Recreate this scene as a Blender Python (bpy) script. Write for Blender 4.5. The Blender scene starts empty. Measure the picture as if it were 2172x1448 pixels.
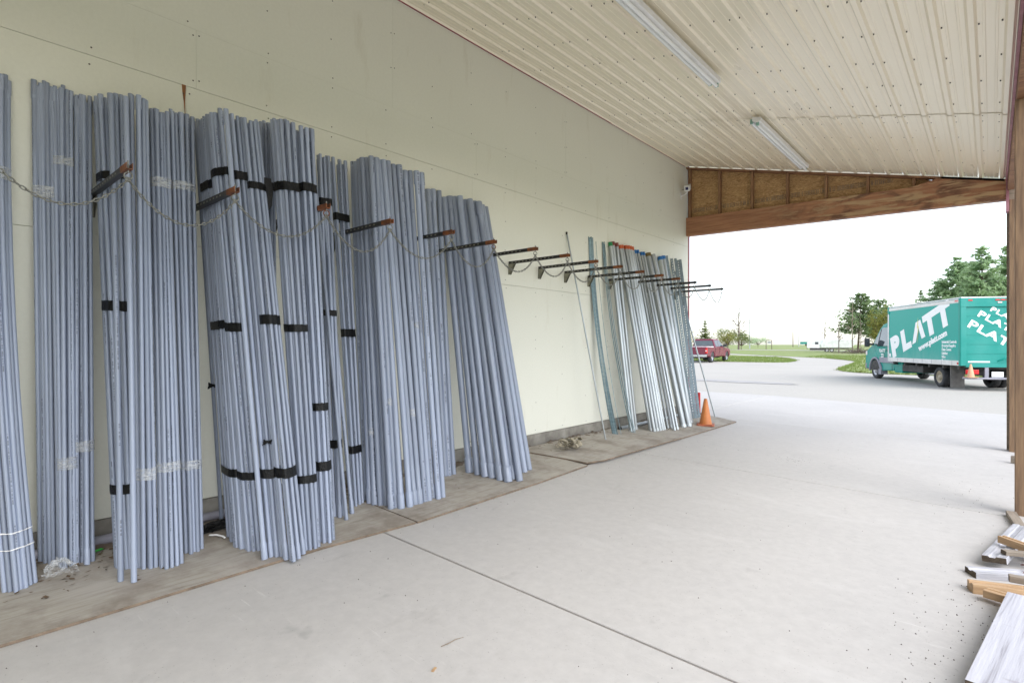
import bpy, math, random
from mathutils import Vector, Matrix
random.seed(7)
R = math.radians
sc = bpy.context.scene
col = sc.collection
# ------------------------------------------------------------------ camera, sky, sun, exposure
cam_d = bpy.data.cameras.new('camera'); cam = bpy.data.objects.new('camera', cam_d); col.objects.link(cam)
cam.location = (0, 0, 1.41)
cam.rotation_euler = (R(90), 0, R(41.389))
cam_d.sensor_width = 36.0; cam_d.lens = 36.0 * 1154 / 2172
cam_d.shift_y = 6 / 2172
cam_d.clip_start = 0.05; cam_d.clip_end = 3000
sc.camera = cam
SUN_EL, SUN_AZ = 44, 104            # azimuth measured from +Y towards +X
w = bpy.data.worlds.new('World'); sc.world = w; w.use_nodes = True
nt = w.node_tree; nt.nodes.clear()
sky = nt.nodes.new('ShaderNodeTexSky'); sky.sky_type = 'NISHITA'; sky.sun_disc = False
sky.sun_elevation = R(SUN_EL); sky.sun_rotation = R(SUN_AZ); sky.dust_density = 1.0; sky.air_density = 1.0
hs = nt.nodes.new('ShaderNodeHueSaturation'); hs.inputs['Saturation'].default_value = 0.47
bg = nt.nodes.new('ShaderNodeBackground'); bg.inputs['Strength'].default_value = 0.15
wo = nt.nodes.new('ShaderNodeOutputWorld')
nt.links.new(sky.outputs[0], hs.inputs['Color']); nt.links.new(hs.outputs[0], bg.inputs['Color']); nt.links.new(bg.outputs[0], wo.inputs[0])
sun_d = bpy.data.lights.new('sun', 'SUN'); sun_d.energy = 1.12; sun_d.angle = R(52); sun_d.color = (1.0, 0.985, 0.965)
sun = bpy.data.objects.new('sun', sun_d); col.objects.link(sun)
dv = Vector((math.sin(R(SUN_AZ)) * math.cos(R(SUN_EL)), math.cos(R(SUN_AZ)) * math.cos(R(SUN_EL)), math.sin(R(SUN_EL))))
sun.rotation_euler = dv.to_track_quat('Z', 'Y').to_euler(); sun.location = (0, 0, 30)
sc.view_settings.view_transform = 'Standard'; sc.view_settings.look = 'None'
sc.view_settings.exposure = 1.36; sc.view_settings.gamma = 1.0
try: sc.view_settings.use_curve_mapping = False
except Exception: pass
sc.render.engine = 'CYCLES'
sc.cycles.max_bounces = 10; sc.cycles.diffuse_bounces = 6; sc.cycles.transparent_max_bounces = 12
sc.cycles.use_denoising = True; sc.cycles.sample_clamp_indirect = 8.0

# ------------------------------------------------------------------ materials
MATS = {}
def nodes(name):
    m = bpy.data.materials.new(name); m.use_nodes = True
    t = m.node_tree; b = t.nodes['Principled BSDF']
    MATS[name] = m
    return m, t, b
def N(t, typ, **kw):
    n = t.nodes.new(typ)
    for k, v in kw.items():
        if k.startswith('i_'): n.inputs[k[2:].replace('_', ' ')].default_value = v
        else: setattr(n, k, v)
    return n
def c4(c): return (c[0], c[1], c[2], 1.0)
def coords(t, kind='Object', stretch=(1, 1, 1), rot=(0, 0, 0)):
    tc = N(t, 'ShaderNodeTexCoord'); mp = N(t, 'ShaderNodeMapping')
    mp.inputs['Scale'].default_value = stretch; mp.inputs['Rotation'].default_value = rot
    t.links.new(tc.outputs[kind], mp.inputs[0]); return mp.outputs[0]
def noise(t, co, scale, detail=6, rough=.55, dist=0):
    n = N(t, 'ShaderNodeTexNoise'); n.inputs['Scale'].default_value = scale; n.inputs['Detail'].default_value = detail
    n.inputs['Roughness'].default_value = rough; n.inputs['Distortion'].default_value = dist
    t.links.new(co, n.inputs['Vector']); return n.outputs['Fac']
def ramp(t, fac, stops):
    r = N(t, 'ShaderNodeValToRGB'); e = r.color_ramp.elements
    while len(e) < len(stops): e.new(0.5)
    for i, (p, c) in enumerate(stops): e[i].position = p; e[i].color = c4(c) if not isinstance(c, (int, float)) else (c, c, c, 1)
    t.links.new(fac, r.inputs[0]); return r.outputs[0]
def mix(t, fac, a, b, typ='MIX'):
    m = N(t, 'ShaderNodeMix', data_type='RGBA', blend_type=typ)
    for s, x in ((m.inputs[0], fac), (m.inputs[6], a), (m.inputs[7], b)):
        if hasattr(x, 'links'): t.links.new(x, s)
        else: s.default_value = x if isinstance(x, (int, float)) else c4(x)
    return m.outputs[2]
def bump(t, b, fac, strength, dist=.01):
    n = N(t, 'ShaderNodeBump'); n.inputs['Strength'].default_value = strength; n.inputs['Distance'].default_value = dist
    t.links.new(fac, n.inputs['Height']); t.links.new(n.outputs[0], b.inputs['Normal'])
def M(name, c1, c2=None, scale=6, rough=.6, metal=0, bmp=0, bscale=None, stretch=(1, 1, 1), rnd=0, lo=.35, hi=.65, r2=None, spec=.5, kind='Object'):
    m, t, b = nodes(name)
    co = coords(t, kind, stretch)
    b.inputs['Roughness'].default_value = rough; b.inputs['Metallic'].default_value = metal; b.inputs['Specular IOR Level'].default_value = spec
    if c2 is None: c2 = tuple(x * .82 for x in c1)
    f = noise(t, co, scale)
    c = ramp(t, f, [(lo, c1), (hi, c2)])
    if rnd:
        oi = N(t, 'ShaderNodeObjectInfo'); mr = N(t, 'ShaderNodeMapRange')
        mr.inputs[3].default_value = 1 - rnd; mr.inputs[4].default_value = 1 + rnd
        t.links.new(oi.outputs['Random'], mr.inputs[0])
        v = N(t, 'ShaderNodeVectorMath', operation='SCALE'); t.links.new(c, v.inputs[0]); t.links.new(mr.outputs[0], v.inputs['Scale']); c = v.outputs[0]
    t.links.new(c, b.inputs['Base Color'])
    if r2 is not None:
        rr = ramp(t, noise(t, co, scale * 2.3), [(.3, rough), (.7, r2)]); t.links.new(rr, b.inputs['Roughness'])
    if bmp: bump(t, b, noise(t, co, bscale or scale * 8, 4), bmp)
    return m
# plain ones
M('galv', (.46, .49, .51), (.38, .41, .43), 9, .36, .7, rnd=.12, r2=.43, stretch=(1, 1, .15))
M('zinc_rod', (.22, .30, .33), (.13, .20, .23), 30, .4, .5, rnd=.3)
M('strut_steel', (.24, .30, .34), (.17, .215, .25), 30, .42, .5, rnd=.15)
M('black_steel', (.012, .012, .014), (.03, .028, .026), 30, .45)
M('orange_paint', (.27, .085, .022), (.11, .04, .016), 22, .55)
M('bracket_steel', (.30, .29, .22), (.20, .20, .16), 30, .45, .5)
M('chain_steel', (.30, .30, .27), (.18, .18, .165), 50, .4, .7)
M('black_tape', (.004, .004, .005), (.008, .008, .008), 25, .42, bmp=.7, bscale=50, spec=.22)
M('white_enamel', (.80, .80, .80), (.74, .74, .73), 8, .35)
M('tube_glass', (.85, .86, .86), (.8, .82, .82), 3, .18)
M('socket_green', (.25, .45, .38), None, 10, .5)
M('red_trim', (.30, .045, .06), (.23, .035, .05), 8, .42)
M('pink_trim', (.42, .20, .24), (.33, .14, .18), 8, .4)
M('screw', (.10, .085, .07), None, 40, .5, .3)
M('foundation', (.30, .285, .25), (.17, .155, .135), 5, .9, bmp=.5, bscale=40)
M('yard_gravel', (.36, .345, .31), (.46, .44, .39), 8, .95, bmp=.5, bscale=30)
M('dirt', (.13, .10, .075), (.22, .175, .135), 7, .95, bmp=.8, bscale=35)
M('litter', (.20, .13, .075), (.09, .06, .04), 15, .9, rnd=.2)
M('asphalt_dark', (.34, .33, .33), (.42, .405, .39), 2.5, .9, bmp=.3, bscale=40)
M('grit', (.06, .05, .045), (.12, .10, .09), 30, .9)
M('fir_timber', (.30, .155, .08), (.16, .07, .035), 3.0, .62, stretch=(1.2, 9, 9), bmp=.2, bscale=14)
M('stud_wood', (.33, .19, .10), (.20, .10, .05), 3, .7, stretch=(9, 9, 1.0), bmp=.2, bscale=14)
M('post_wood', (.30, .19, .11), (.17, .105, .065), 3.2, .75, stretch=(11, 11, .8), bmp=.35, bscale=10)
M('fresh_wood', (.52, .35, .20), (.38, .24, .13), 3, .6, stretch=(1, 14, 14), bmp=.2, bscale=12)
M('white_lumber', (.56, .56, .60), (.36, .36, .39), 3, .6, stretch=(1.5, 14, 14), bmp=.25, bscale=12)
M('grey_lumber', (.30, .25, .20), (.20, .165, .13), 3, .8, stretch=(1, 12, 12), bmp=.3, bscale=10)
M('end_grain', (.13, .10, .07), (.07, .05, .035), 30, .8)
M('cone_orange', (.60, .21, .06), (.46, .15, .04), 4, .55)
M('cone_pale', (.62, .36, .22), (.55, .30, .17), 6, .55)
M('cone_base', (.46, .13, .06), (.32, .10, .05), 8, .6)
M('webbing', (.40, .36, .27), (.22, .19, .14), 30, .85)
M('red_plastic', (.62, .04, .04), (.5, .03, .03), 10, .4)
M('rubber', (.030, .031, .034), (.055, .055, .058), 12, .8)
M('chrome', (.62, .63, .66), (.52, .53, .56), 6, .18, .9)
M('pickup_red', (.15, .012, .034), (.13, .010, .03), 3, .25, spec=.7)
M('lamp_red', (.60, .02, .025), (.5, .015, .02), 6, .2)
M('lamp_white', (.8, .75, .72), None, 6, .2)
M('auto_glass', (.045, .06, .07), (.07, .085, .095), 2, .06, spec=.9)
M('truck_teal', (.0, .28, .23), (.002, .25, .205), 2, .35, spec=.2)
M('door_teal', (.015, .25, .215), (.06, .31, .275), 1.4, .45, lo=.3, hi=.8, spec=.2)
M('aluminium', (.60, .60, .62), (.48, .48, .5), 5, .4, .6)
M('rail_white', (.74, .73, .71), (.62, .60, .57), 3, .45)
M('vinyl_white', (.88, .88, .88), (.85, .85, .85), 3, .4)
M('vinyl_yellow', (.75, .68, .10), None, 3, .4)
M('trim_grey', (.30, .29, .34), (.24, .24, .28), 6, .55)
M('dark_under', (.035, .033, .032), (.08, .075, .07), 5, .8)
M('rim_cream', (.55, .48, .36), (.42, .36, .26), 8, .5)
M('mud_flap', (.20, .19, .18), (.11, .105, .10), 4, .8)
M('bark', (.17, .12, .085), (.09, .065, .05), 6, .9, stretch=(6, 6, 1), bmp=.5)
M('bark_pale', (.34, .29, .23), (.22, .185, .15), 6, .9, stretch=(6, 6, 1))
M('needle_dark', (.075, .13, .06), (.12, .18, .075), 1.2, .7, rnd=.12)
M('needle_mid', (.11, .19, .09), (.16, .24, .10), 1.0, .7, rnd=.12)
M('leaf_yellow', (.17, .16, .035), (.12, .12, .03), 1.0, .7)
M('leaf_olive', (.14, .17, .05), (.10, .13, .04), 1.0, .7)
M('twig_grey', (.20, .155, .13), (.13, .10, .085), 2, .85)
M('ply_edge', (.22, .165, .12), (.12, .09, .065), 12, .9)
M('grass_blade', (.12, .21, .035), (.19, .21, .06), .5, .7)
M('trailer_white', (.80, .80, .80), None, 2, .35)
M('sign_teal', (.02, .30, .26), None, 3, .5)
M('far_steel', (.42, .44, .47), None, 3, .5)
M('green_scrap', (.02, .55, .05), None, 10, .4)
M('cap_green', (.02, .26, .08), None, 20, .45); M('cap_maroon', (.20, .035, .03), None, 20, .45)
M('cap_orange', (.55, .10, .025), None, 20, .45); M('cap_blue', (.02, .16, .45), None, 20, .45); M('cap_olive', (.16, .11, .03), None, 20, .45)
M('lens_blue', (.03, .03, .09), None, 10, .1)
M('drip', (.28, .11, .035), (.18, .07, .025), 20, .6)
M('stain_dark', (.10, .08, .075), (.2, .18, .17), 12, .9)

def foliage(name, c1, c2):
    m, t, b = nodes(name)
    c = ramp(t, noise(t, coords(t), 1.1, 5), [(.3, c1), (.7, c2)])
    t.links.new(c, b.inputs['Base Color']); b.inputs['Roughness'].default_value = .7
    tr = N(t, 'ShaderNodeBsdfTranslucent'); t.links.new(c, tr.inputs[0])
    mx = N(t, 'ShaderNodeMixShader'); mx.inputs[0].default_value = .55
    t.links.new(b.outputs[0], mx.inputs[1]); t.links.new(tr.outputs[0], mx.inputs[2]); t.links.new(mx.outputs[0], t.nodes['Material Output'].inputs[0])
foliage('needle_dark', (.20, .30, .15), (.31, .39, .19)); foliage('needle_mid', (.32, .46, .27), (.42, .54, .30))
foliage('leaf_yellow', (.30, .29, .07), (.22, .23, .06)); foliage('leaf_olive', (.20, .25, .07), (.14, .19, .055)); foliage('grass_blade', (.20, .31, .07), (.28, .31, .11))
def special():
    # PVC with printed line (uv: x = turn around the pipe, y = metres along it)
    m, t, b = nodes('pvc')
    tc = N(t, 'ShaderNodeTexCoord'); sp = N(t, 'ShaderNodeSeparateXYZ'); t.links.new(tc.outputs['UV'], sp.inputs[0])
    oi = N(t, 'ShaderNodeObjectInfo')
    f = noise(t, coords(t, 'Object', (1, 1, .25)), 9, 5)
    c = ramp(t, f, [(.3, (.30, .345, .445)), (.7, (.275, .315, .41))])
    mr = N(t, 'ShaderNodeMapRange'); mr.inputs[3].default_value = .80; mr.inputs[4].default_value = 1.14; t.links.new(oi.outputs['Random'], mr.inputs[0])
    v = N(t, 'ShaderNodeVectorMath', operation='SCALE'); t.links.new(c, v.inputs[0]); t.links.new(mr.outputs[0], v.inputs['Scale'])
    # print: |u-.5| < .04, dashes from noise along y
    a = N(t, 'ShaderNodeMath', operation='SUBTRACT'); t.links.new(sp.outputs[0], a.inputs[0]); a.inputs[1].default_value = .5
    ab = N(t, 'ShaderNodeMath', operation='ABSOLUTE'); t.links.new(a.outputs[0], ab.inputs[0])
    lt = N(t, 'ShaderNodeMath', operation='LESS_THAN'); t.links.new(ab.outputs[0], lt.inputs[0]); lt.inputs[1].default_value = .045
    cx = N(t, 'ShaderNodeCombineXYZ'); t.links.new(sp.outputs[1], cx.inputs[1]); t.links.new(oi.outputs['Random'], cx.inputs[2])
    cs = N(t, 'ShaderNodeMath', operation='MULTIPLY'); t.links.new(oi.outputs['Random'], cs.inputs[0]); cs.inputs[1].default_value = 57; t.links.new(cs.outputs[0], cx.inputs[0])
    n1 = N(t, 'ShaderNodeTexNoise'); n1.inputs['Scale'].default_value = 130; n1.inputs['Detail'].default_value = 1; t.links.new(cx.outputs[0], n1.inputs['Vector'])
    n2 = N(t, 'ShaderNodeTexNoise'); n2.inputs['Scale'].default_value = 2.6; n2.inputs['Detail'].default_value = 1; t.links.new(cx.outputs[0], n2.inputs['Vector'])
    g1 = N(t, 'ShaderNodeMath', operation='GREATER_THAN'); t.links.new(n1.outputs[0], g1.inputs[0]); g1.inputs[1].default_value = .47
    g2 = N(t, 'ShaderNodeMath', operation='GREATER_THAN'); t.links.new(n2.outputs[0], g2.inputs[0]); g2.inputs[1].default_value = .53
    p1 = N(t, 'ShaderNodeMath', operation='MULTIPLY'); t.links.new(lt.outputs[0], p1.inputs[0]); t.links.new(g1.outputs[0], p1.inputs[1])
    p2 = N(t, 'ShaderNodeMath', operation='MULTIPLY'); t.links.new(p1.outputs[0], p2.inputs[0]); t.links.new(g2.outputs[0], p2.inputs[1])
    p3 = N(t, 'ShaderNodeMath', operation='MULTIPLY'); t.links.new(p2.outputs[0], p3.inputs[0]); p3.inputs[1].default_value = .6
    fin = mix(t, p3.outputs[0], v.outputs[0], (.05, .055, .07))
    # scuffs
    sf = ramp(t, noise(t, coords(t, 'Object', (1, 1, .3)), 16, 3), [(.76, 0), (.80, .45)])
    fin = mix(t, sf, fin, (.33, .27, .2))
    t.links.new(fin, b.inputs['Base Color']); b.inputs['Roughness'].default_value = .32; b.inputs['Specular IOR Level'].default_value = .55
    # concrete slab
    m, t, b = nodes('concrete')
    co = coords(t)
    c = ramp(t, noise(t, co, .55, 8, .6), [(.3, (.515, .495, .475)), (.7, (.44, .425, .41))])
    c = mix(t, .35, c, ramp(t, noise(t, co, 14, 8, .65), [(.3, (.545, .525, .505)), (.72, (.375, .36, .35))]))
    blot = ramp(t, noise(t, coords(t, 'Object', (.7, 2.2, 1)), 1.1, 4, .5, .6), [(.60, 0), (.74, .4)])
    c = mix(t, blot, c, (.58, .565, .55))
    drk = ramp(t, noise(t, coords(t, 'Object', (1.6, 1, 1)), 2.3, 6, .6, .3), [(.64, 0), (.78, .35)])
    c = mix(t, drk, c, (.27, .25, .24))
    oil = ramp(t, noise(t, co, 3.2, 3, .5, .2), [(.71, 0), (.78, .45)])
    c = mix(t, oil, c, (.25, .24, .235))
    scf = ramp(t, noise(t, coords(t, 'Object', (1.2, 14, 1), (0, 0, .35)), 2.0, 5, .6, .3), [(.64, 0), (.72, .5)])
    reg = ramp(t, noise(t, co, .5, 3, .5), [(.5, 0), (.62, 1)])
    sm = N(t, 'ShaderNodeMath', operation='MULTIPLY'); t.links.new(scf, sm.inputs[0]); t.links.new(reg, sm.inputs[1])
    c = mix(t, sm.outputs[0], c, (.66, .65, .63))
    spk = ramp(t, noise(t, co, 95, 2, .5), [(.70, 0), (.74, .6)])
    c = mix(t, spk, c, (.18, .165, .155))
    t.links.new(c, b.inputs['Base Color']); b.inputs['Roughness'].default_value = .72
    bump(t, b, noise(t, co, 60, 6, .7), .12)
    # apron / lot
    m, t, b = nodes('asphalt')
    co = coords(t)
    c = ramp(t, noise(t, co, .18, 8, .6), [(.3, (.45, .425, .385)), (.7, (.38, .36, .325))])
    c = mix(t, .5, c, ramp(t, noise(t, co, 22, 6, .7), [(.3, (.54, .515, .475)), (.7, (.35, .335, .305))]))
    pt = ramp(t, noise(t, coords(t, 'Object', (1, 1.7, 1)), .12, 5, .6), [(.62, 0), (.68, .6)])
    c = mix(t, pt, c, (.27, .265, .27))
    t.links.new(c, b.inputs['Base Color']); b.inputs['Roughness'].default_value = .9
    bump(t, b, noise(t, co, 45, 4, .7), .4)
    # field
    m, t, b = nodes('field')
    co = coords(t)
    c = ramp(t, noise(t, co, .09, 6, .6), [(.32, (.19, .29, .07)), (.52, (.25, .30, .10)), (.7, (.34, .32, .17))])
    c = mix(t, .45, c, ramp(t, noise(t, co, 3.5, 6, .7), [(.3, (.11, .18, .04)), (.7, (.30, .31, .14))]))
    t.links.new(c, b.inputs['Base Color']); b.inputs['Roughness'].default_value = .95
    bump(t, b, noise(t, co, 6, 6, .7), .8, .1)
    # sheathing paint
    m, t, b = nodes('sheathing')
    co = coords(t)
    c = ramp(t, noise(t, co, .8, 6), [(.3, (.735, .73, .65)), (.7, (.705, .70, .62))])
    c = mix(t, .25, c, ramp(t, noise(t, co, 40, 4), [(.3, (.76, .765, .67)), (.7, (.65, .655, .57))]))
    mk = ramp(t, noise(t, coords(t, 'Object', (1, 3, .6)), 1.7, 7, .65), [(.60, 0), (.78, .4)])
    c = mix(t, mk, c, (.52, .48, .37))
    t.links.new(c, b.inputs['Base Color']); b.inputs['Roughness'].default_value = .6
    bump(t, b, noise(t, co, 120, 3), .06)
    # ceiling metal
    m, t, b = nodes('ceiling_metal')
    co = coords(t, 'Object', (1, .25, 1))
    c = ramp(t, noise(t, co, 2.2, 5), [(.3, (.87, .80, .64)), (.7, (.84, .765, .60))])
    t.links.new(c, b.inputs['Base Color']); b.inputs['Roughness'].default_value = .30; b.inputs['Specular IOR Level'].default_value = .5
    b.inputs['Coat Weight'].default_value = .6; b.inputs['Coat Roughness'].default_value = .16
    rr = ramp(t, noise(t, co, 5, 5), [(.3, .27), (.7, .40)]); t.links.new(rr, b.inputs['Roughness'])
    # OSB
    m, t, b = nodes('osb')
    co = coords(t, 'Object', (1.6, 1, 4.5))
    vo = N(t, 'ShaderNodeTexVoronoi'); vo.inputs['Scale'].default_value = 6; vo.inputs['Randomness'].default_value = 1
    nz = N(t, 'ShaderNodeTexNoise'); nz.inputs['Scale'].default_value = 5; t.links.new(co, nz.inputs['Vector'])
    ad = N(t, 'ShaderNodeVectorMath', operation='ADD'); sc_ = N(t, 'ShaderNodeVectorMath', operation='SCALE'); sc_.inputs['Scale'].default_value = 1.6
    t.links.new(nz.outputs['Color'], sc_.inputs[0]); t.links.new(co, ad.inputs[0]); t.links.new(sc_.outputs[0], ad.inputs[1]); t.links.new(ad.outputs[0], vo.inputs['Vector'])
    sx = N(t, 'ShaderNodeSeparateColor'); t.links.new(vo.outputs['Color'], sx.inputs[0])
    c = ramp(t, sx.outputs[0], [(0, (.26, .135, .05)), (.5, (.48, .285, .12)), (1, (.66, .45, .23))])
    c = mix(t, .4, c, ramp(t, noise(t, coords(t, 'Object', (4, 1, 14)), 4, 4), [(.3, (.26, .135, .05)), (.7, (.60, .385, .19))]))
    t.links.new(c, b.inputs['Base Color']); b.inputs['Roughness'].default_value = .7
    bump(t, b, sx.outputs[1], .25, .003)
    # glulam end beam with water stains
    m, t, b = nodes('beam_wood')
    co = coords(t, 'Object', (.7, 8, 9))
    c = ramp(t, noise(t, co, 3.2, 6, .6), [(.3, (.46, .23, .12)), (.7, (.27, .115, .06))])
    st = ramp(t, noise(t, coords(t, 'Object', (1.6, 1, 3.0)), 1.5, 5, .6, .8), [(.46, 0), (.60, .65)])
    gx = N(t, 'ShaderNodeSeparateXYZ'); tc = N(t, 'ShaderNodeTexCoord'); t.links.new(tc.outputs['Object'], gx.inputs[0])
    gm = N(t, 'ShaderNodeMapRange'); gm.inputs[1].default_value = -3.6; gm.inputs[2].default_value = -1.9; t.links.new(gx.outputs[0], gm.inputs[0])
    mm = N(t, 'ShaderNodeMath', operation='MULTIPLY'); t.links.new(st, mm.inputs[0]); t.links.new(gm.outputs[0], mm.inputs[1])
    c = mix(t, mm.outputs[0], c, (.075, .035, .025))
    pl = ramp(t, noise(t, coords(t, 'Object', (.9, 2, 7)), 1.9, 5, .6, .4), [(.50, 0), (.58, .85)])
    mp = N(t, 'ShaderNodeMath', operation='MULTIPLY'); t.links.new(pl, mp.inputs[0]); t.links.new(gm.outputs[0], mp.inputs[1])
    c = mix(t, mp.outputs[0], c, (.50, .34, .19))
    t.links.new(c, b.inputs['Base Color']); b.inputs['Roughness'].default_value = .6
    bump(t, b, noise(t, co, 12, 4), .2, .004)
    # weathered plywood
    m, t, b = nodes('plywood')
    co = coords(t, 'Object', (9, .9, 1))
    c = ramp(t, noise(t, co, 3.4, 7, .65, .5), [(.28, (.44, .405, .355)), (.55, (.36, .33, .285)), (.75, (.22, .195, .165))])
    d = ramp(t, noise(t, coords(t), 2.4, 7, .65), [(.46, 0), (.64, .8)])
    c = mix(t, d, c, (.22, .185, .15))
    g = ramp(t, noise(t, coords(t), .9, 4, .6), [(.5, 0), (.7, .5)])
    c = mix(t, g, c, (.46, .43, .41))
    t.links.new(c, b.inputs['Base Color']); b.inputs['Roughness'].default_value = .85
    bump(t, b, noise(t, co, 9, 6, .7), .35, .006)
    # big worn white plank
    m, t, b = nodes('plank_white')
    co = coords(t, 'Object', (.55, 16, 6))
    c = ramp(t, noise(t, co, 2.2, 6, .6, .5), [(.36, (.56, .56, .61)), (.58, (.47, .47, .52)), (.72, (.26, .25, .28))])
    k = ramp(t, noise(t, coords(t, 'Object', (3, 1, 1)), 4, 3, .5), [(.68, 0), (.74, .5)])
    c = mix(t, k, c, (.30, .28, .30))
    t.links.new(c, b.inputs['Base Color']); b.inputs['Roughness'].default_value = .65
    bump(t, b, noise(t, co, 6, 5), .35, .006)
    # truck side: road dirt creeping up from the bottom edge (dust film)
    m, t, b = nodes('side_teal')
    tc = N(t, 'ShaderNodeTexCoord'); sp = N(t, 'ShaderNodeSeparateXYZ'); t.links.new(tc.outputs['Object'], sp.inputs[0])
    n = noise(t, coords(t, 'Object', (1.6, 1, .5)), 2.2, 6, .6, .4)
    a = N(t, 'ShaderNodeMath', operation='MULTIPLY'); t.links.new(n, a.inputs[0]); a.inputs[1].default_value = 1.1
    s = N(t, 'ShaderNodeMath', operation='SUBTRACT'); t.links.new(a.outputs[0], s.inputs[0]); t.links.new(sp.outputs[2], s.inputs[1])
    f = N(t, 'ShaderNodeMapRange'); f.inputs[1].default_value = -.80; f.inputs[2].default_value = -.20; t.links.new(s.outputs[0], f.inputs[0])
    fm = N(t, 'ShaderNodeMath', operation='MULTIPLY'); t.links.new(f.outputs[0], fm.inputs[0]); fm.inputs[1].default_value = .45
    c = mix(t, fm.outputs[0], (.0, .34, .285), (.22, .45, .425))
    t.links.new(c, b.inputs['Base Color']); b.inputs['Roughness'].default_value = .38; b.inputs['Specular IOR Level'].default_value = .2
    # clear tape / film
    for nm, a_, rg in (('clear_tape', .22, .22), ('clear_film', .06, .12)):
        m, t, b = nodes(nm)
        b.inputs['Base Color'].default_value = (.75, .77, .78, 1); b.inputs['Roughness'].default_value = rg; b.inputs['Specular IOR Level'].default_value = .9
        al = ramp(t, noise(t, coords(t, 'Object', (1, 1, 3)), 30, 4), [(.4, a_), (.7, a_ + .4)])
        t.links.new(al, b.inputs['Alpha']); bump(t, b, noise(t, coords(t, 'Object', (1, 1, 3)), 45, 3), .9, .01)
special()

# ------------------------------------------------------------------ mesh helpers
class MB:
    def __init__(s): s.v = []; s.f = []; s.uv = {}; s.sm = set()
    def add(s, vs, fs, smooth=False):
        o = len(s.v); s.v += [tuple(x) for x in vs]
        for f in fs:
            if smooth: s.sm.add(len(s.f))
            s.f.append(tuple(i + o for i in f))
        return o
    def box(s, x0, x1, y0, y1, z0, z1):
        s.add([(x0, y0, z0), (x1, y0, z0), (x1, y1, z0), (x0, y1, z0), (x0, y0, z1), (x1, y0, z1), (x1, y1, z1), (x0, y1, z1)],
              [(0, 3, 2, 1), (4, 5, 6, 7), (0, 1, 5, 4), (1, 2, 6, 5), (2, 3, 7, 6), (3, 0, 4, 7)]); return s
    def obox(s, c, ax, h):
        c = Vector(c); a = [Vector(x).normalized() * k for x, k in zip(ax, h)]
        vs = [c + a[0] * i + a[1] * j + a[2] * k for k in (-1, 1) for (i, j) in ((-1, -1), (1, -1), (1, 1), (-1, 1))]
        s.add(vs, [(0, 3, 2, 1), (4, 5, 6, 7), (0, 1, 5, 4), (1, 2, 6, 5), (2, 3, 7, 6), (3, 0, 4, 7)]); return s
    def prism(s, poly, a, b):               # poly: list of 3D points, extruded by vector from a to b
        n = len(poly); a = Vector(a); b = Vector(b)
        vs = [Vector(p) + a for p in poly] + [Vector(p) + b for p in poly]
        fs = [tuple(range(n))[::-1], tuple(range(n, 2 * n))] + [(i, (i + 1) % n, n + (i + 1) % n, n + i) for i in range(n)]
        s.add(vs, fs); return s
    def tube(s, path, r, n=10, cap=True, smooth=True, uv=False, phase=0, flat=()):
        P = [Vector(p) for p in path]; m = len(P); rs = r if isinstance(r, (list, tuple)) else [r] * m
        t0 = (P[1] - P[0]).normalized(); up = Vector((0, 0, 1)) if abs(t0.z) < .9 else Vector((1, 0, 0))
        sd = t0.cross(up).normalized(); o = len(s.v); L = 0
        for i in range(m):
            t = (P[min(i + 1, m - 1)] - P[max(i - 1, 0)]).normalized()
            sd = (sd - t * sd.dot(t)).normalized(); bn = t.cross(sd)
            if i: L += (P[i] - P[i - 1]).length
            for k in range(n + 1 if uv else n):
                a = 2 * math.pi * k / n + phase
                s.v.append(tuple(P[i] + (sd * math.cos(a) + bn * math.sin(a)) * rs[i]))
                if uv: s.uv[len(s.v) - 1] = (k / n, L)
        q = n + 1 if uv else n
        for i in range(m - 1):
            for k in range(n):
                k2 = k + 1 if uv else (k + 1) % n
                if smooth and i not in flat: s.sm.add(len(s.f))
                s.f.append((o + i * q + k, o + i * q + k2, o + (i + 1) * q + k2, o + (i + 1) * q + k))
        if cap:
            for i, rev in ((0, True), (m - 1, False)):
                vs = s.v[o + i * q:o + i * q + n]; f = tuple(range(n))
                s.add(vs, [f[::-1] if rev else f])
        return s
    def lathe(s, prof, c=(0, 0, 0), n=20, axis='z', smooth=True):
        c = Vector(c); o = len(s.v); m = len(prof)
        for (r, h) in prof:
            for k in range(n):
                a = 2 * math.pi * k / n; x, y = r * math.cos(a), r * math.sin(a)
                p = {'z': (x, y, h), 'y': (x, h, y), 'x': (h, x, y)}[axis]
                s.v.append(tuple(c + Vector(p)))
        for i in range(m - 1):
            for k in range(n):
                if smooth: s.sm.add(len(s.f))
                s.f.append((o + i * n + k, o + i * n + (k + 1) % n, o + (i + 1) * n + (k + 1) % n, o + (i + 1) * n + k))
        return s
    def mesh(s, name, mat):
        me = bpy.data.meshes.new(name); me.from_pydata(s.v, [], s.f); me.materials.append(MATS[mat] if isinstance(mat, str) else mat)
        if s.sm:
            for i in s.sm: me.polygons[i].use_smooth = True
        if s.uv:
            ul = me.uv_layers.new(name='UVMap')
            for lp in me.loops: ul.data[lp.index].uv = s.uv.get(lp.vertex_index, (0, 0))
        me.update(); return me
    def build(s, name, mat, parent=None, loc=None, bevel=0, world=True):
        return link(name, s.mesh(name, mat), parent, loc, bevel, world)
def link(name, me, parent=None, loc=None, bevel=0, world=True):
    o = bpy.data.objects.new(name, me); col.objects.link(o)
    if loc is not None: o.location = loc
    if parent is not None:
        o.parent = parent
        if world: o.matrix_parent_inverse = parent_mat(parent).inverted()
    if bevel:
        b = o.modifiers.new('bevel', 'BEVEL'); b.width = bevel; b.segments = 2; b.limit_method = 'ANGLE'; b.angle_limit = R(40)
    return o
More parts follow.
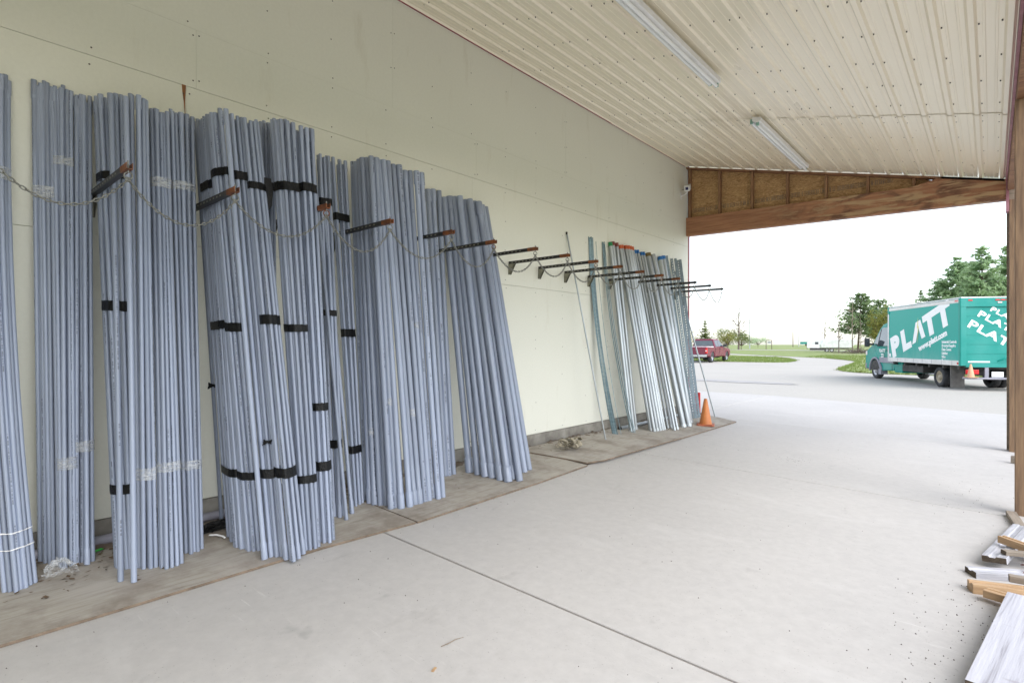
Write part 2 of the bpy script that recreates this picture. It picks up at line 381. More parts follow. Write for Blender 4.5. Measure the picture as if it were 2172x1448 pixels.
def parent_mat(p):
    m = p.matrix_basis.copy()
    while p.parent is not None:
        m = p.matrix_parent_inverse @ m; p = p.parent; m = p.matrix_basis @ m
    return m
def tag(o, label=None, cat=None, group=None, kind=None):
    if label: o['label'] = label
    if cat: o['category'] = cat
    if group: o['group'] = group
    if kind: o['kind'] = kind
    return o
def empty(name, loc, label=None, cat=None, group=None, rz=0, kind=None):
    o = bpy.data.objects.new(name, None); col.objects.link(o); o.location = loc; o.rotation_euler = (0, 0, rz); o.empty_display_size = .1
    return tag(o, label, cat, group, kind)
def text_mesh(txt, size, bold=0.0, extrude=.003, align='LEFT', shear=0, gap=1.0):
    cu = bpy.data.curves.new('lettering', 'FONT'); cu.body = txt; cu.size = size; cu.offset = bold; cu.extrude = extrude; cu.align_x = align; cu.shear = shear; cu.space_character = gap
    ob = bpy.data.objects.new('lettering', cu); col.objects.link(ob)
    bpy.context.view_layer.update()
    me = bpy.data.meshes.new_from_object(ob.evaluated_get(bpy.context.evaluated_depsgraph_get()))
    bpy.data.objects.remove(ob); bpy.data.curves.remove(cu); me.materials.clear(); return me
ORD = ['leftmost', 'second', 'third', 'fourth', 'fifth', 'sixth', 'seventh', 'eighth', 'ninth', 'tenth', 'eleventh', 'twelfth', 'thirteenth', 'fourteenth', 'fifteenth', 'sixteenth']
def nth(i): return ORD[0] if i == 0 else ORD[i] + ' from left'
# ------------------------------------------------------------------ setting: ground, lot, slab
D, SL = 4.6, 0.025
def zf(x): return -SL * min(max(x + D, 0), 5.2)
PX = -3.52
def plyz(x):
    if x > PX: return -SL * (x + D) + .018
    return -SL * (PX + D) + .018 + .072 * (PX - x) / (D + PX)
def zceil(x): return 4.985 - .25 * (x + D)

def grid_sheet(xs, ys, zfun):
    m = MB(); n = len(xs)
    vs = [(x, y, zfun(x, y)) for y in ys for x in xs]
    fs = [(j * n + i, j * n + i + 1, (j + 1) * n + i + 1, (j + 1) * n + i) for j in range(len(ys) - 1) for i in range(n - 1)]
    m.add(vs, fs, True); return m
xs = [-1500, -700, -350, -200, -120, -80, -60, -45, -35, -25, -18, -12, -8, -4, 0, 6, 12, 20, 35, 60, 120, 300, 900]
ys = [-400, -120, -40, -10, 5, 14, 18, 24, 40, 60, 80, 100, 130, 170, 230, 320, 500, 900, 1800]
def zfield(x, y): return -.26 + .16 * min(max((y - 18) / 6, 0), 1)
tag(grid_sheet(xs, ys, zfield).build('grass_field', 'field'), kind='structure')
xs = [-44, -20, -12, -8, -4.6, -3, -1.5, 0, .6, 3, 12]
ys = [16.03, 17.5, 19, 22, 30, 60, 96]
def zlot(x, y):
    k = min(max((y - 16) / 6, 0), 1); return (zf(x) - .006) * (1 - k) + (-.05) * k
tag(grid_sheet(xs, ys, zlot).build('asphalt_lot', 'asphalt'), kind='structure')
# side yard to the right of the slab and behind the building
tag(grid_sheet([.36, 3, 14], [-14, 0, 8, 10.58], lambda x, y: zf(x) - .05).build('gravel_yard', 'yard_gravel'), kind='structure')
def turf(name, pts):
    m = MB(); m.prism([(x, y, 0) for x, y in pts], (0, 0, -.11), (0, 0, -.018)); return tag(m.build(name, 'field'), kind='structure')
island = [(-27.1, 76.3), (-22.0, 70.4), (-18.4, 65.4), (-15.3, 59.0), (-13.1, 53.2), (-12.5, 49.7), (-12.3, 47.6), (-13.3, 46.4), (-14.8, 46.1), (-16.3, 45.9), (-19.5, 46.3), (-23, 47), (-30, 49), (-43, 60), (-43, 92)]
turf('grass_island', island[::-1])
lawn = [(-36.7, 92.4), (-30.7, 86.4), (-23.5, 76.9), (-18.2, 70.4), (-13.1, 64.5), (-9.8, 57.4), (-8.2, 52.5), (-7.5, 46.2), (-7.1, 42.0), (-6.7, 37.7), (-6.5, 35.5), (-6.0, 33.8), (-5.4, 32.9), (-4.7, 32.4), (-3.5, 32.0), (-1.7, 31.8), (4, 31.2), (13, 30), (13, 97), (-40, 97)]
turf('lawn', lawn)
gravel = MB().prism([(-60, 150, 0), (-20, 139, 0), (-14, 141, 0), (-30, 152, 0), (-60, 158, 0)], (0, 0, -.10), (0, 0, -.04)); tag(gravel.build('gravel_road', 'asphalt'), kind='structure')

rd = random.Random(3)
m = MB(); n = 26; pts = [(-7.6 + 2.6 * math.cos(a) * rd.uniform(.7, 1.1), 21.7 + .85 * math.sin(a) * rd.uniform(.6, 1.1)) for a in [2 * math.pi * k / n for k in range(n)]]
m.add([(x, y, zlot(x, y) + .012) for x, y in pts], [tuple(range(n))]); tag(m.build('asphalt_patch', 'asphalt_dark'), kind='structure')
floor = empty('concrete_floor', (0, 6, 0), kind='structure')
GAP = .009
def slab(x0, x1, y0, y1):
    m = MB(); g = GAP; c = .004
    def ring(e, dz): return [(x, y, zf(x) + dz) for (x, y) in ((x0 + g + e, y0 + g + e), (x1 - g - e, y0 + g + e), (x1 - g - e, y1 - g - e), (x0 + g + e, y1 - g - e))]
    vs = ring(0, -.15) + ring(0, -c) + ring(c, 0)
    fs = [(8, 9, 10, 11)] + [(a + i, a + (i + 1) % 4, a + 4 + (i + 1) % 4, a + 4 + i) for a in (0, 4) for i in range(4)]
    m.add(vs, fs); m.build('concrete_panel', 'concrete', floor)
for (y0, y1) in ((-9.7, -5.64), (-5.64, -1.58), (-1.58, 2.48), (2.48, 6.53), (6.53, 10.6)): slab(-4.6, .36, y0, y1)
for (x0, x1) in ((-14, -9.3), (-9.3, -4.56), (-4.56, .36), (.36, 5)): slab(x0, x1, 10.6, 16.02)
m = MB()
for y in (-5.64, -1.58, 2.48, 6.53, 10.6): m.add([(-4.6, y - .02, -.012), (.36, y - .02, zf(.36) - .012), (.36, y + .02, zf(.36) - .012), (-4.6, y + .02, -.012)], [(0, 1, 2, 3)])
m.add([(-4.58, 10.6, -.014), (-4.54, 10.6, -.014), (-4.54, 16, -.014), (-4.58, 16, -.014)], [(0, 1, 2, 3)])
m.build('joint_filler', 'dirt', floor)

# ------------------------------------------------------------------ the building: wall, foundation, roof, gable, posts
bld = empty('open_shed', (-4.6, 5, 0), 'long open-sided shed with pale sheathed wall, ribbed metal ceiling and timber end beam', 'shed')
wall = MB().box(-12, -4.615, -9.7, 10.62, .2, 5.0).build('wall', 'sheathing', bld)
MB().box(-4.598, .36, -3.32, -3.20, -.2, 4.98).build('added_shade_wall', 'sheathing', bld)  # unseen wall added behind the camera, blocks rear sky to darken the left
MB().box(-11.9, -4.585, -9.7, 10.58, -.3, .205).build('foundation', 'foundation', bld)
rows = [(.214, 1.4148, [-1.6, 1.45, 4.5, 7.55]), (1.4152, 2.159, [-.1, 2.95, 6.0, 9.05]), (2.163, 3.373, [-1.55, 1.47, 4.512, 7.532]), (3.3765, 3.8295, [-1.5, 1.537, 4.575, 7.575]), (3.8305, 5.0, [.35, 3.372, 6.39, 9.381])]
for z0, z1, cuts in rows:
    ys_ = [-9.7] + cuts + [10.6]
    for a, b in zip(ys_[:-1], ys_[1:]):
        MB().box(-4.613, -4.600, a + (.0007 if z0 > 2 else .0001), b - (.0007 if z0 > 2 else .0001), z0, z1).build('sheathing_panel', 'sheathing', wall)
# screw heads (hundreds of dots)
m = MB(); st = []
yy = .88 - 9 * .6025
while yy < 10.5: st.append(yy); yy += .6025
def dotx(y, z, r=.0065):
    vs = [(-4.5985, y + r * math.cos(a), z + r * math.sin(a)) for a in [i * math.pi / 3 for i in range(6)]]; m.add(vs, [(0, 1, 2, 3, 4, 5)])
for y in st:
    for z0, z1, cuts in rows:
        zz = z0 + .05; k = max(1, round((z1 - z0 - .1) / .33))
        edge = [c for c in cuts if abs(c - y) < .25]
        for i in range(k + 1):
            z = z0 + .05 + (z1 - z0 - .1) * i / k + random.uniform(-.012, .012)
            if z > zceil(-4.6) - .05 or random.random() < .12: continue
            if edge: dotx(edge[0] - .022, z); dotx(edge[0] + .02, z + .01)
            else: dotx(y + random.uniform(-.01, .01), z)
tag(m.build('screw_heads', 'screw', bld), kind='stuff')
# rust drip under the upper seam, scrapes
m = MB(); m.add([(-4.5985, 1.437, 3.378), (-4.5985, 1.466, 3.378), (-4.5985, 1.464, 3.33), (-4.5985, 1.461, 3.25), (-4.5985, 1.462, 3.16), (-4.5985, 1.459, 3.05), (-4.5985, 1.457, 3.16), (-4.5985, 1.450, 3.25), (-4.5985, 1.441, 3.32)], [tuple(range(9))])
m.build('rust_drip', 'drip', bld)
MB().box(-4.640, -4.592, 10.602, 10.66, .1, 5.0).build('corner_trim', 'red_trim', bld)
# red trim strip under the ceiling along the wall
MB().box(-4.5995, -4.585, -9.7, 10.44, zceil(-4.6) - .028, zceil(-4.6) - .004).build('wall_trim', 'red_trim', bld)
# ceiling: ribbed sheets
ceil = MB().prism([(-4.62, 0, zceil(-4.62) + .03), (.34, 0, zceil(.34) + .03), (.34, 0, zceil(.34) + .16), (-4.62, 0, zceil(-4.62) + .16)], (0, -9.9, 0), (0, 10.75, 0)).build('ceiling', 'ceiling_metal', bld)
PITCH = .2240
def sheet(x0, x1, ya, yb, lap):
    prof = [x0]
    pts = []
    # ribs at X = .107 - k*PITCH
    ks = [k for k in range(-2, 24)]
    ev = []
    for k in ks:
        xr = .107 - k * PITCH
        ev += [(xr - .036, 0), (xr - .017, -.022), (xr + .017, -.022), (xr + .036, 0)]
        for q in (1 / 3, 2 / 3):
            xm = xr + PITCH * q
            ev += [(xm - .010, 0), (xm - .006, -.0035), (xm + .006, -.0035), (xm + .010, 0)]
    ev.sort()
    ev = [(x0, 0)] + [e for e in ev if x0 + .001 < e[0] < x1 - .001] + [(x1, 0)]
    mm = MB(); n = len(ev)
    vs = [(x, y, zceil(x) + h - lap) for y in (ya, yb) for (x, h) in ev]
    vs += [(x, y, zceil(x) + h - lap + .0015) for y in (ya, yb) for (x, h) in ev]
    fs = [(i, n + i, n + i + 1, i + 1) for i in range(n - 1)] + [(2 * n + i, 2 * n + i + 1, 3 * n + i + 1, 3 * n + i) for i in range(n - 1)]
    fs += [(n + i, 3 * n + i, 3 * n + i + 1, n + i + 1) for i in range(n - 1)] + [(i, i + 1, 2 * n + i + 1, 2 * n + i) for i in range(n - 1)]
    mm.add(vs, fs)
    mm.build('metal_sheet', 'ceiling_metal', ceil)
xe = [-4.598, -4.6 + .1 + .0]
xb = [.107 - PITCH * k - .03 for k in (20, 16, 12, 8, 4, 0)]
xb = [-4.598] + [x for x in xb if x > -4.5] + [.148]
for i in range(len(xb) - 1):
    for (ya, yb, lap) in ((-9.8, 1.55, .002), (1.552, 7.61, .0), (7.60, 10.49, .006)):
        sheet(xb[i] - .003, xb[i + 1] + .0, ya, yb, lap + .0006 * (i % 2))
m = MB()
yr = -1.2; ysr = []
while yr < 10.5: ysr.append(yr); yr += .605
ysr += [7.66]
for k in range(0, 22):
    for y in ysr:
        for dx in ((.045, -.045) if (k % 4 == 0) else (.045,)):
            x = .107 - k * PITCH + dx; z = zceil(x) - .0105
            if x < -4.55 or x > .14: continue
            r = .0056; yj = y + random.uniform(-.02, .02)
            m.tube([(x, yj, z - .001), (x, yj, z + .012)], r, 5, smooth=False)
tag(m.build('ceiling_screws', 'screw', bld), kind='stuff')
# eave: header, fascia trim, posts
MB().box(.172, .31, -9.8, 10.46, 3.60, 3.815).build('eave_beam', 'fir_timber', bld)
MB().box(.150, .169, -9.8, 5.7, 3.735, zceil(.15) + .02).build('eave_trim', 'pink_trim', bld)
MB().box(.150, .169, 5.702, 10.48, 3.733, zceil(.15) + .02).build('eave_trim', 'pink_trim', bld)
MB().box(.158, .298, 6.636, 6.776, zf(.2) - .01, 3.598).build('post', 'post_wood', bld, bevel=.006)
MB().box(.190, .33, 10.50, 10.64, zf(.2) - .01, 3.47).build('post', 'post_wood', bld, bevel=.006)
MB().box(.156, .189, 10.47, 10.62, 3.3, 3.80).build('post_flashing', 'pink_trim', bld)
MB().box(.165, .36, 10.665, 10.69, zf(.2), 3.9).build('corner_trim', 'grey_lumber', bld)
# end beam + gable
m = MB()
def bz(x): return 3.58 - (3.58 - 3.475) * (x + 4.6) / 4.8
vs = []
for y in (10.50, 10.635):
    vs += [(-4.598, y, bz(-4.6)), (.19, y, bz(.19)), (.19, y, zceil(.19) - .026), (-.55, y, zceil(-.55) - .026), (-.95, y, bz(-.95) + .36), (-4.598, y, bz(-4.6) + .36)]
m.add(vs, [(0, 1, 2, 3, 4, 5), (11, 10, 9, 8, 7, 6)] + [(i, 6 + i, 6 + (i + 1) % 6, (i + 1) % 6) for i in range(6)])
m.build('end_beam', 'beam_wood', bld)
m = MB()
gable = MB().box(-4.598, .19, 10.645, 10.66, 3.62, 3.80).build('gable_wall', 'osb', bld)
sx_ = [-4.565, -3.97, -3.365, -2.758, -2.147, -1.541, -.93]
for i, x in enumerate(sx_):
    zb = bz(x) + .36
    m = MB(); x1 = x + .04
    m.add([(qx, y, qz) for y in (10.535, 10.62) for (qx, qz) in ((x, zb + .002), (x1, zb + .002), (x1, zceil(x1) - .06), (x, zceil(x) - .06))], [(0, 1, 2, 3), (7, 6, 5, 4), (0, 4, 5, 1), (1, 5, 6, 2), (2, 6, 7, 3), (3, 7, 4, 0)])
    m.build('stud', 'stud_wood', gable)
    x2 = sx_[i + 1] if i + 1 < len(sx_) else -.5
    xa, xbb = x + .02, x2 + .019
    z1, z2 = zceil(xa) - .03, zceil(xbb) - .03
    if i == len(sx_) - 1: z2 = bz(xbb) + .37
    m = MB(); m.add([(xa, 10.625, bz(xa) + .362), (xbb, 10.625, bz(xbb) + .362), (xbb, 10.625, z2), (xa, 10.625, z1), (xa, 10.64, bz(xa) + .362), (xbb, 10.64, bz(xbb) + .362), (xbb, 10.64, z2), (xa, 10.64, z1)], [(0, 1, 2, 3), (7, 6, 5, 4), (0, 4, 5, 1), (1, 5, 6, 2), (2, 6, 7, 3), (3, 7, 4, 0)])
    m.build('board_panel', 'osb', gable)
    # stamped row of ink boxes
    if i < 6:
        m = MB(); zz0 = 4.05 if i == 0 else 4.03
        x = xa + .04
        while x < xbb - .05:
            w_ = random.choice((.018, .026, .034)); h_ = .075
            zz = 4.055 + (x + 4.5) * -.012
            if zz > bz(x) + .40 and zz + h_ < zceil(x) - .05:
                e = .005
                for (a, b, c_, d) in ((x, x + w_, zz, zz + e), (x, x + w_, zz + h_ - e, zz + h_), (x, x + e, zz + e, zz + h_ - e), (x + w_ - e, x + w_, zz + e, zz + h_ - e)):
                    m.add([(a, 10.6235, c_), (b, 10.6235, c_), (b, 10.6235, d), (a, 10.6235, d)], [(0, 1, 2, 3)])
                if random.random() < .4: m.add([(x + w_ * .4, 10.6235, zz + .02), (x + w_ * .7, 10.6235, zz + .02), (x + w_ * .55, 10.6235, zz + .05)], [(0, 1, 2)])
            x += w_ + random.choice((.008, .012, .03))
        if m.v: m.build('ink_stamp', 'stain_dark', gable)
m = MB(); m.prism([(-4.598, 0, zceil(-4.598) - .058), (.14, 0, zceil(.14) - .058), (.14, 0, zceil(.14) - .026), (-4.598, 0, zceil(-4.598) - .026)], (0, 10.50, 0), (0, 10.62, 0)); m.build('top_plate', 'fir_timber', gable)
# fluorescent fixtures
def fixture(y0, y1, label):
    X = -2.30; z = zceil(X) - .03
    e = empty('strip_light', (X, (y0 + y1) / 2, z), label, 'ceiling light', 'fluorescent strip lights')
    MB().prism([(X - .055, 0, z + .004), (X + .055, 0, z - .024), (X + .05, 0, z - .075), (X + .01, 0, z - .085), (X - .05, 0, z - .055)], (0, y0, 0), (0, y1, 0)).build('housing', 'white_enamel', e, bevel=.003)
    for dx, dz in ((-.062, -.068), (.012, -.108)):
        MB().tube([(X + dx, y0 + .03, z + dz), (X + dx, y1 - .03, z + dz)], .019, 14).build('tube', 'tube_glass', e)
        for yy in (y0 + .008, y1 - .03):
            MB().box(X + dx - .017, X + dx + .017, yy, yy + .022, z + dz - .012, z + dz + .045).build('socket', 'socket_green', e)
fixture(3.60, 6.05, 'long white fluorescent strip light on the ceiling, nearer one cut by the photo top')
fixture(7.42, 9.92, 'white fluorescent strip light on the ceiling nearest the timber end beam')
# security camera on the wall
e = empty('security_camera', (-4.6, 10.28, 4.38), 'small white box security camera on a wall bracket beside the timber gable', 'camera')
MB().box(-4.5995, -4.585, 10.22, 10.29, 4.27, 4.40).build('wall_plate', 'white_enamel', e, bevel=.004)
MB().tube([(-4.59, 10.255, 4.33), (-4.50, 10.22, 4.335), (-4.44, 10.20, 4.365)], .014, 8).build('bracket', 'white_enamel', e)
ax = (Vector((.30, -1, -.42)).normalized(), Vector((1, .30, 0)).normalized()); az = ax[0].cross(ax[1]) * -1
b_ = MB().obox((-4.44, 10.21, 4.455), (ax[0], ax[1], az), (.12, .05, .055)).build('housing', 'white_enamel', e, bevel=.01)
MB().obox(Vector((-4.44, 10.21, 4.455)) + ax[0] * .121, (ax[0], ax[1], az), (.004, .026, .026)).build('lens', 'lens_blue', e)
MB().tube([(-4.598, 10.30, 4.46), (-4.56, 10.28, 4.45), (-4.48, 10.26, 4.47)], .004, 5).build('cable', 'black_steel', e)

# ------------------------------------------------------------------ floor boards along the wall
def ply(name, label, pts, th=.016, lift=0.0):
    # pts counter-clockwise (x,y); follows the raised strip
    xs_ = sorted(set([p[0] for p in pts]))
    m = MB(); n = len(pts)
    top = [(x, y, plyz(x) + lift) for x, y in pts]; bot = [(x, y, plyz(x) + lift - th) for x, y in pts]
    m.add(top + bot, [tuple(range(n)), tuple(range(2 * n - 1, n - 1, -1))] + [(i, n + i, n + (i + 1) % n, (i + 1) % n) for i in range(n)])
    o = m.build(name, 'plywood'); o.data.materials.append(MATS['ply_edge'])
    for pl_ in list(o.data.polygons)[1:]: pl_.material_index = 1
    return tag(o, label, 'plywood', 'plywood sheets along the wall')
ply('plywood_sheet', 'weathered plywood sheet on the floor at the photo left under the leftmost conduits', [(-4.55, -1.6), (-3.52, -1.6), (-3.515, 2.0), (-3.46, 2.76), (-4.55, 2.70)])
ply('plywood_sheet', 'weathered plywood sheet under the thick loose conduits, ending at the strap pile', [(-4.55, 2.715), (-3.455, 2.775), (-3.50, 4.4), (-3.56, 5.38), (-4.0, 5.37), (-4.55, 5.30)])
ply('plywood_sheet', 'curled plywood sheet lapped over its neighbour, holding the strap pile and steel conduits', [(-4.52, 5.22), (-4.0, 5.345), (-3.60, 5.42), (-3.53, 5.70), (-3.50, 7.83), (-4.54, 7.80)], lift=.016)
ply('plywood_sheet', 'plywood sheet under the orange traffic cone at the far end of the wall', [(-4.54, 7.81), (-3.515, 7.84), (-3.515, 10.22), (-3.95, 10.41), (-4.54, 10.41)], lift=.004)
m = MB()   # raised dirt bed under the boards
m.prism([(-4.6, 0, -.1), (-3.58, 0, -.1), (-3.6, 0, plyz(-3.6) - .017), (-4.584, 0, plyz(-4.584) - .017)], (0, -9.7, 0), (0, 10.38, 0)); tag(m.build('dirt_bed', 'dirt'), kind='structure')
# drifts of dirt along the wall
m = MB()
for i in range(170):
    y = random.uniform(-.5, 10.0); 
    pk = random.random()
    x = -4.585 + abs(random.gauss(0, .07)); r = random.uniform(.03, .08); h = random.uniform(.006, .02)
    n = 11; z = plyz(x) + .001
    ring = [(max(-4.583, x + r * random.uniform(.7, 1.2) * math.cos(a)), y + 1.6 * r * random.uniform(.7, 1.2) * math.sin(a)) for a in [2 * math.pi * k / n for k in range(n)]]
    vs = [(p[0], p[1], plyz(p[0]) - .004) for p in ring] + [(x, y, z + h + .012)]
    m.add(vs, [(k, (k + 1) % n, n) for k in range(n)], True)
tag(m.build('dirt_drifts', 'dirt'), kind='stuff')
m = MB()
def flake(x, y, z, s, ml):
    a = random.uniform(0, 6.28); t = random.uniform(-.4, .4)
    u = Vector((math.cos(a), math.sin(a), t * .5)) * s; v = Vector((-math.sin(a), math.cos(a), random.uniform(-.3, .3))) * s * random.uniform(.25, .7)
    c = Vector((x, y, z + .004)); m.add([c - u, c - v, c + u, c + v], [(0, 1, 2, 3)])
for i in range(900):
    y = random.uniform(-.8, 8.5) if random.random() < .6 else random.uniform(.2, 1.3)
    x = -4.58 + abs(random.gauss(0, .28)); 
    if x > -3.5: continue
    flake(x, y, plyz(x) + (.016 if 5.3 < y < 7.8 else .004), random.uniform(.005, .018) * (1.5 if y < 1.3 else 1), 0)
tag(m.build('leaf_litter', 'litter'), kind='stuff')
m = MB()
def spot(x, y, s):
    n = 5; z = zf(x) + .003; ph = random.uniform(0, 6)
    vs = [(x + s * random.uniform(.6, 1.2) * math.cos(ph + a), y + s * random.uniform(.6, 1.2) * math.sin(ph + a), z - .003) for a in [2 * math.pi * k / n for k in range(n)]] + [(x, y, z + s * .5)]
    m.add(vs, [(k, (k + 1) % n, n) for k in range(n)])
for i in range(420):
    if i < 150: x, y = random.uniform(-3.4, .2), random.uniform(.8, 10)
    elif i < 290: x, y = random.gauss(-.14, .16), random.gauss(3.75, .5)
    elif i < 340: x, y = random.gauss(-1.9, .12), random.gauss(7.6, .12)
    elif i < 380: x, y = random.gauss(-.16, .15), random.gauss(7.2, .5)
    else: x, y = random.gauss(-3.4, .06), random.uniform(.3, 7)
    if x > .3: continue
    spot(x, y, random.uniform(.0015, .005))
tag(m.build('grit', 'grit'), kind='stuff')
P = {
 'A': (0.0134, [(-4.124,0.405,-4.557,0.360,3.060), (-4.111,0.427,-4.550,0.376,3.058), (-4.083,0.450,-4.540,0.396,3.054), (-4.107,0.470,-4.566,0.415,3.055), (-4.109,0.492,-4.549,0.430,3.058), (-4.134,0.514,-4.587,0.453,3.049), (-4.149,0.538,-4.587,0.468,3.046)]),
 'B1': (0.0134, [(-4.461,0.603,-4.587,0.587,3.071), (-4.418,0.622,-4.587,0.611,3.062), (-4.384,0.640,-4.587,0.624,3.072), (-4.364,0.652,-4.584,0.650,3.099), (-4.310,0.674,-4.587,0.672,3.080)]),
 'B2': (0.0134, [(-4.280,0.678,-4.587,0.689,3.080), (-4.252,0.689,-4.569,0.722,3.083), (-4.274,0.723,-4.575,0.751,3.086), (-4.276,0.739,-4.581,0.772,3.086)]),
 'B3': (0.0134, [(-4.282,0.752,-4.587,0.805,3.071), (-4.291,0.782,-4.587,0.825,3.071), (-4.227,0.793,-4.572,0.840,3.078), (-4.268,0.827,-4.577,0.873,3.085)]),
 'C1': (0.0160, [(-3.855,0.882,-4.309,0.931,3.039), (-3.793,0.933,-4.264,1.003,3.032)]),
 'C1b': (0.0134, [(-4.057,0.913,-4.549,0.900,3.047), (-4.030,0.934,-4.420,0.901,3.060), (-4.008,0.948,-4.445,0.930,3.052), (-4.002,0.964,-4.347,0.968,3.064), (-3.983,0.994,-4.333,0.994,3.062)]),
 'C2': (0.0140, [(-3.979,1.008,-4.296,1.044,3.065), (-3.942,1.021,-4.256,1.073,3.063), (-3.921,1.053,-4.274,1.104,3.057), (-3.921,1.081,-4.288,1.125,3.055)]),
 'C3': (0.0134, [(-3.883,1.104,-4.365,1.177,3.036), (-3.851,1.120,-4.338,1.200,3.033), (-3.851,1.149,-4.366,1.233,3.028), (-3.858,1.180,-4.370,1.254,3.030), (-3.876,1.210,-4.342,1.265,3.039)]),
 'C4': (0.0134, [(-4.018,1.282,-4.373,1.305,3.063), (-3.982,1.300,-4.384,1.332,3.055), (-4.007,1.327,-4.351,1.358,3.064), (-3.992,1.344,-4.346,1.392,3.062), (-4.021,1.378,-4.372,1.435,3.064)]),
 'D0': (0.0134, [(-4.417,1.653,-4.559,1.516,3.104)]),
 'D1': (0.0134, [(-4.097,1.594,-4.425,1.500,3.070), (-4.014,1.576,-4.354,1.496,3.064), (-3.894,1.555,-4.275,1.493,3.052), (-3.849,1.571,-4.224,1.498,3.049)]),
 'D2': (0.0140, [(-3.781,1.590,-4.142,1.483,3.045), (-3.759,1.615,-4.119,1.497,3.043), (-3.746,1.641,-4.063,1.516,3.047)]),
 'D2f': (0.0167, [(-3.594,1.613,-3.967,1.512,3.031)]),
 'D3': (0.0140, [(-3.600,1.659,-4.007,1.568,3.028), (-3.576,1.686,-4.008,1.605,3.023), (-3.561,1.713,-4.005,1.631,3.020)]),
 'D4': (0.0145, [(-3.493,1.711,-3.973,1.641,3.012), (-3.431,1.729,-3.967,1.678,3.001), (-3.449,1.774,-3.969,1.708,3.004), (-3.500,1.833,-3.979,1.733,3.011)]),
 'E1': (0.0150, [(-3.546,1.875,-3.904,1.832,3.031), (-3.534,1.900,-3.859,1.848,3.034), (-3.528,1.935,-3.849,1.890,3.034), (-3.542,1.967,-3.855,1.936,3.036)]),
 'E2': (0.0150, [(-3.574,2.028,-3.877,2.009,3.040), (-3.552,2.059,-3.871,2.051,3.036), (-3.580,2.103,-3.875,2.098,3.041)]),
 'F1': (0.0150, [(-3.978,2.345,-4.363,2.437,3.056), (-3.931,2.368,-4.378,2.486,3.043), (-3.951,2.409,-4.349,2.507,3.052)]),
 'Fs': (0.0155, [(-3.854,2.379,-4.400,2.391,3.024), (-3.947,2.488,-4.385,2.432,3.047)]),
 'F2': (0.0150, [(-4.075,2.607,-4.396,2.578,3.071), (-4.095,2.656,-4.423,2.664,3.072), (-4.110,2.694,-4.413,2.712,3.075)]),
 'G': (0.0245, [(-4.159,2.770,-4.448,2.813,3.100), (-4.068,2.743,-4.400,2.813,3.089), (-4.013,2.753,-4.319,2.796,3.088), (-3.967,2.780,-4.259,2.793,3.087), (-3.936,2.816,-4.225,2.817,3.085), (-3.836,2.798,-4.136,2.799,3.077), (-3.833,2.844,-4.142,2.855,3.076), (-3.786,2.864,-4.145,2.894,3.068), (-3.773,2.944,-4.116,2.914,3.069), (-3.793,3.013,-4.114,2.964,3.072), (-3.783,3.063,-4.147,3.043,3.067), (-3.792,3.129,-4.131,3.097,3.070), (-3.787,3.174,-4.201,3.216,3.061), (-3.820,3.240,-4.183,3.269,3.069), (-3.768,3.265,-4.138,3.308,3.065), (-3.777,3.327,-4.145,3.373,3.066)]),
 'H': (0.0280, [(-4.267,3.788,-4.572,3.812,3.080), (-4.255,3.830,-4.572,3.881,3.095), (-4.263,3.903,-4.572,3.969,3.100)]),
 'I': (0.0365, [(-4.208,4.085,-4.563,4.030,3.035), (-4.091,4.090,-4.563,4.114,3.060), (-3.990,4.107,-4.517,4.150,3.057), (-3.912,4.137,-4.439,4.156,3.052), (-3.803,4.139,-4.433,4.230,3.023), (-3.715,4.157,-4.354,4.227,3.016), (-3.742,4.268,-4.385,4.323,3.017), (-3.657,4.268,-4.335,4.341,3.004), (-3.835,4.555,-4.462,4.530,3.028), (-3.863,4.669,-4.495,4.620,3.028)]),
 'J0': (0.0110, [(-4.144,6.734,-4.589,6.398,3.019)]),
 'J1': (0.0050, [(-4.287,7.181,-4.595,6.969,3.036), (-4.246,7.181,-4.595,7.027,3.052), (-4.224,7.212,-4.595,7.086,3.053)]),
 'J1t': (0.0050, [(-4.175,7.225,-4.595,7.179,3.001)]),
 'J2': (0.0050, [(-4.167,7.525,-4.595,7.356,3.012), (-4.114,7.541,-4.595,7.425,3.014)]),
 'J3': (0.0290, [(-4.232,7.613,-4.571,7.563,3.025), (-4.242,7.721,-4.571,7.637,3.044), (-4.277,7.861,-4.571,7.756,3.042)]),
 'J4': (0.0300, [(-4.069,7.970,-4.570,7.857,3.017), (-4.020,7.978,-4.566,7.916,3.025), (-4.008,8.058,-4.539,7.987,3.026), (-3.998,8.136,-4.517,8.031,3.026), (-3.992,8.208,-4.511,8.090,3.026), (-3.991,8.274,-4.517,8.165,3.025)]),
 'J5': (0.0220, [(-4.011,8.445,-4.578,8.381,3.008), (-3.974,8.498,-4.560,8.441,3.014), (-3.858,8.370,-4.528,8.505,2.986), (-3.855,8.471,-4.511,8.558,2.991)]),
 'J6': (0.0500, [(-3.885,8.765,-4.533,8.754,2.996), (-3.855,8.914,-4.498,8.862,2.994)]),
 'J7': (0.0400, [(-3.996,9.180,-4.560,9.280,3.001), (-3.979,9.281,-4.537,9.347,3.019)]),
 'J8': (0.0200, [(-4.152,9.746,-4.498,9.421,3.046), (-4.152,9.831,-4.580,9.803,3.048), (-4.124,9.873,-4.540,9.883,3.053), (-4.124,9.960,-4.565,10.051,3.048), (-4.141,10.066,-4.531,10.083,3.057)]),
 'K': (0.0140, [(-3.966,10.381,-4.586,9.971,2.822)]),
 'D5': (0.0145, [(-4.020,1.800,-4.126,1.821,3.082), (-4.020,1.830,-4.129,1.862,3.082), (-4.020,1.860,-4.108,1.888,3.083), (-4.020,1.890,-4.118,1.915,3.082)]),
}
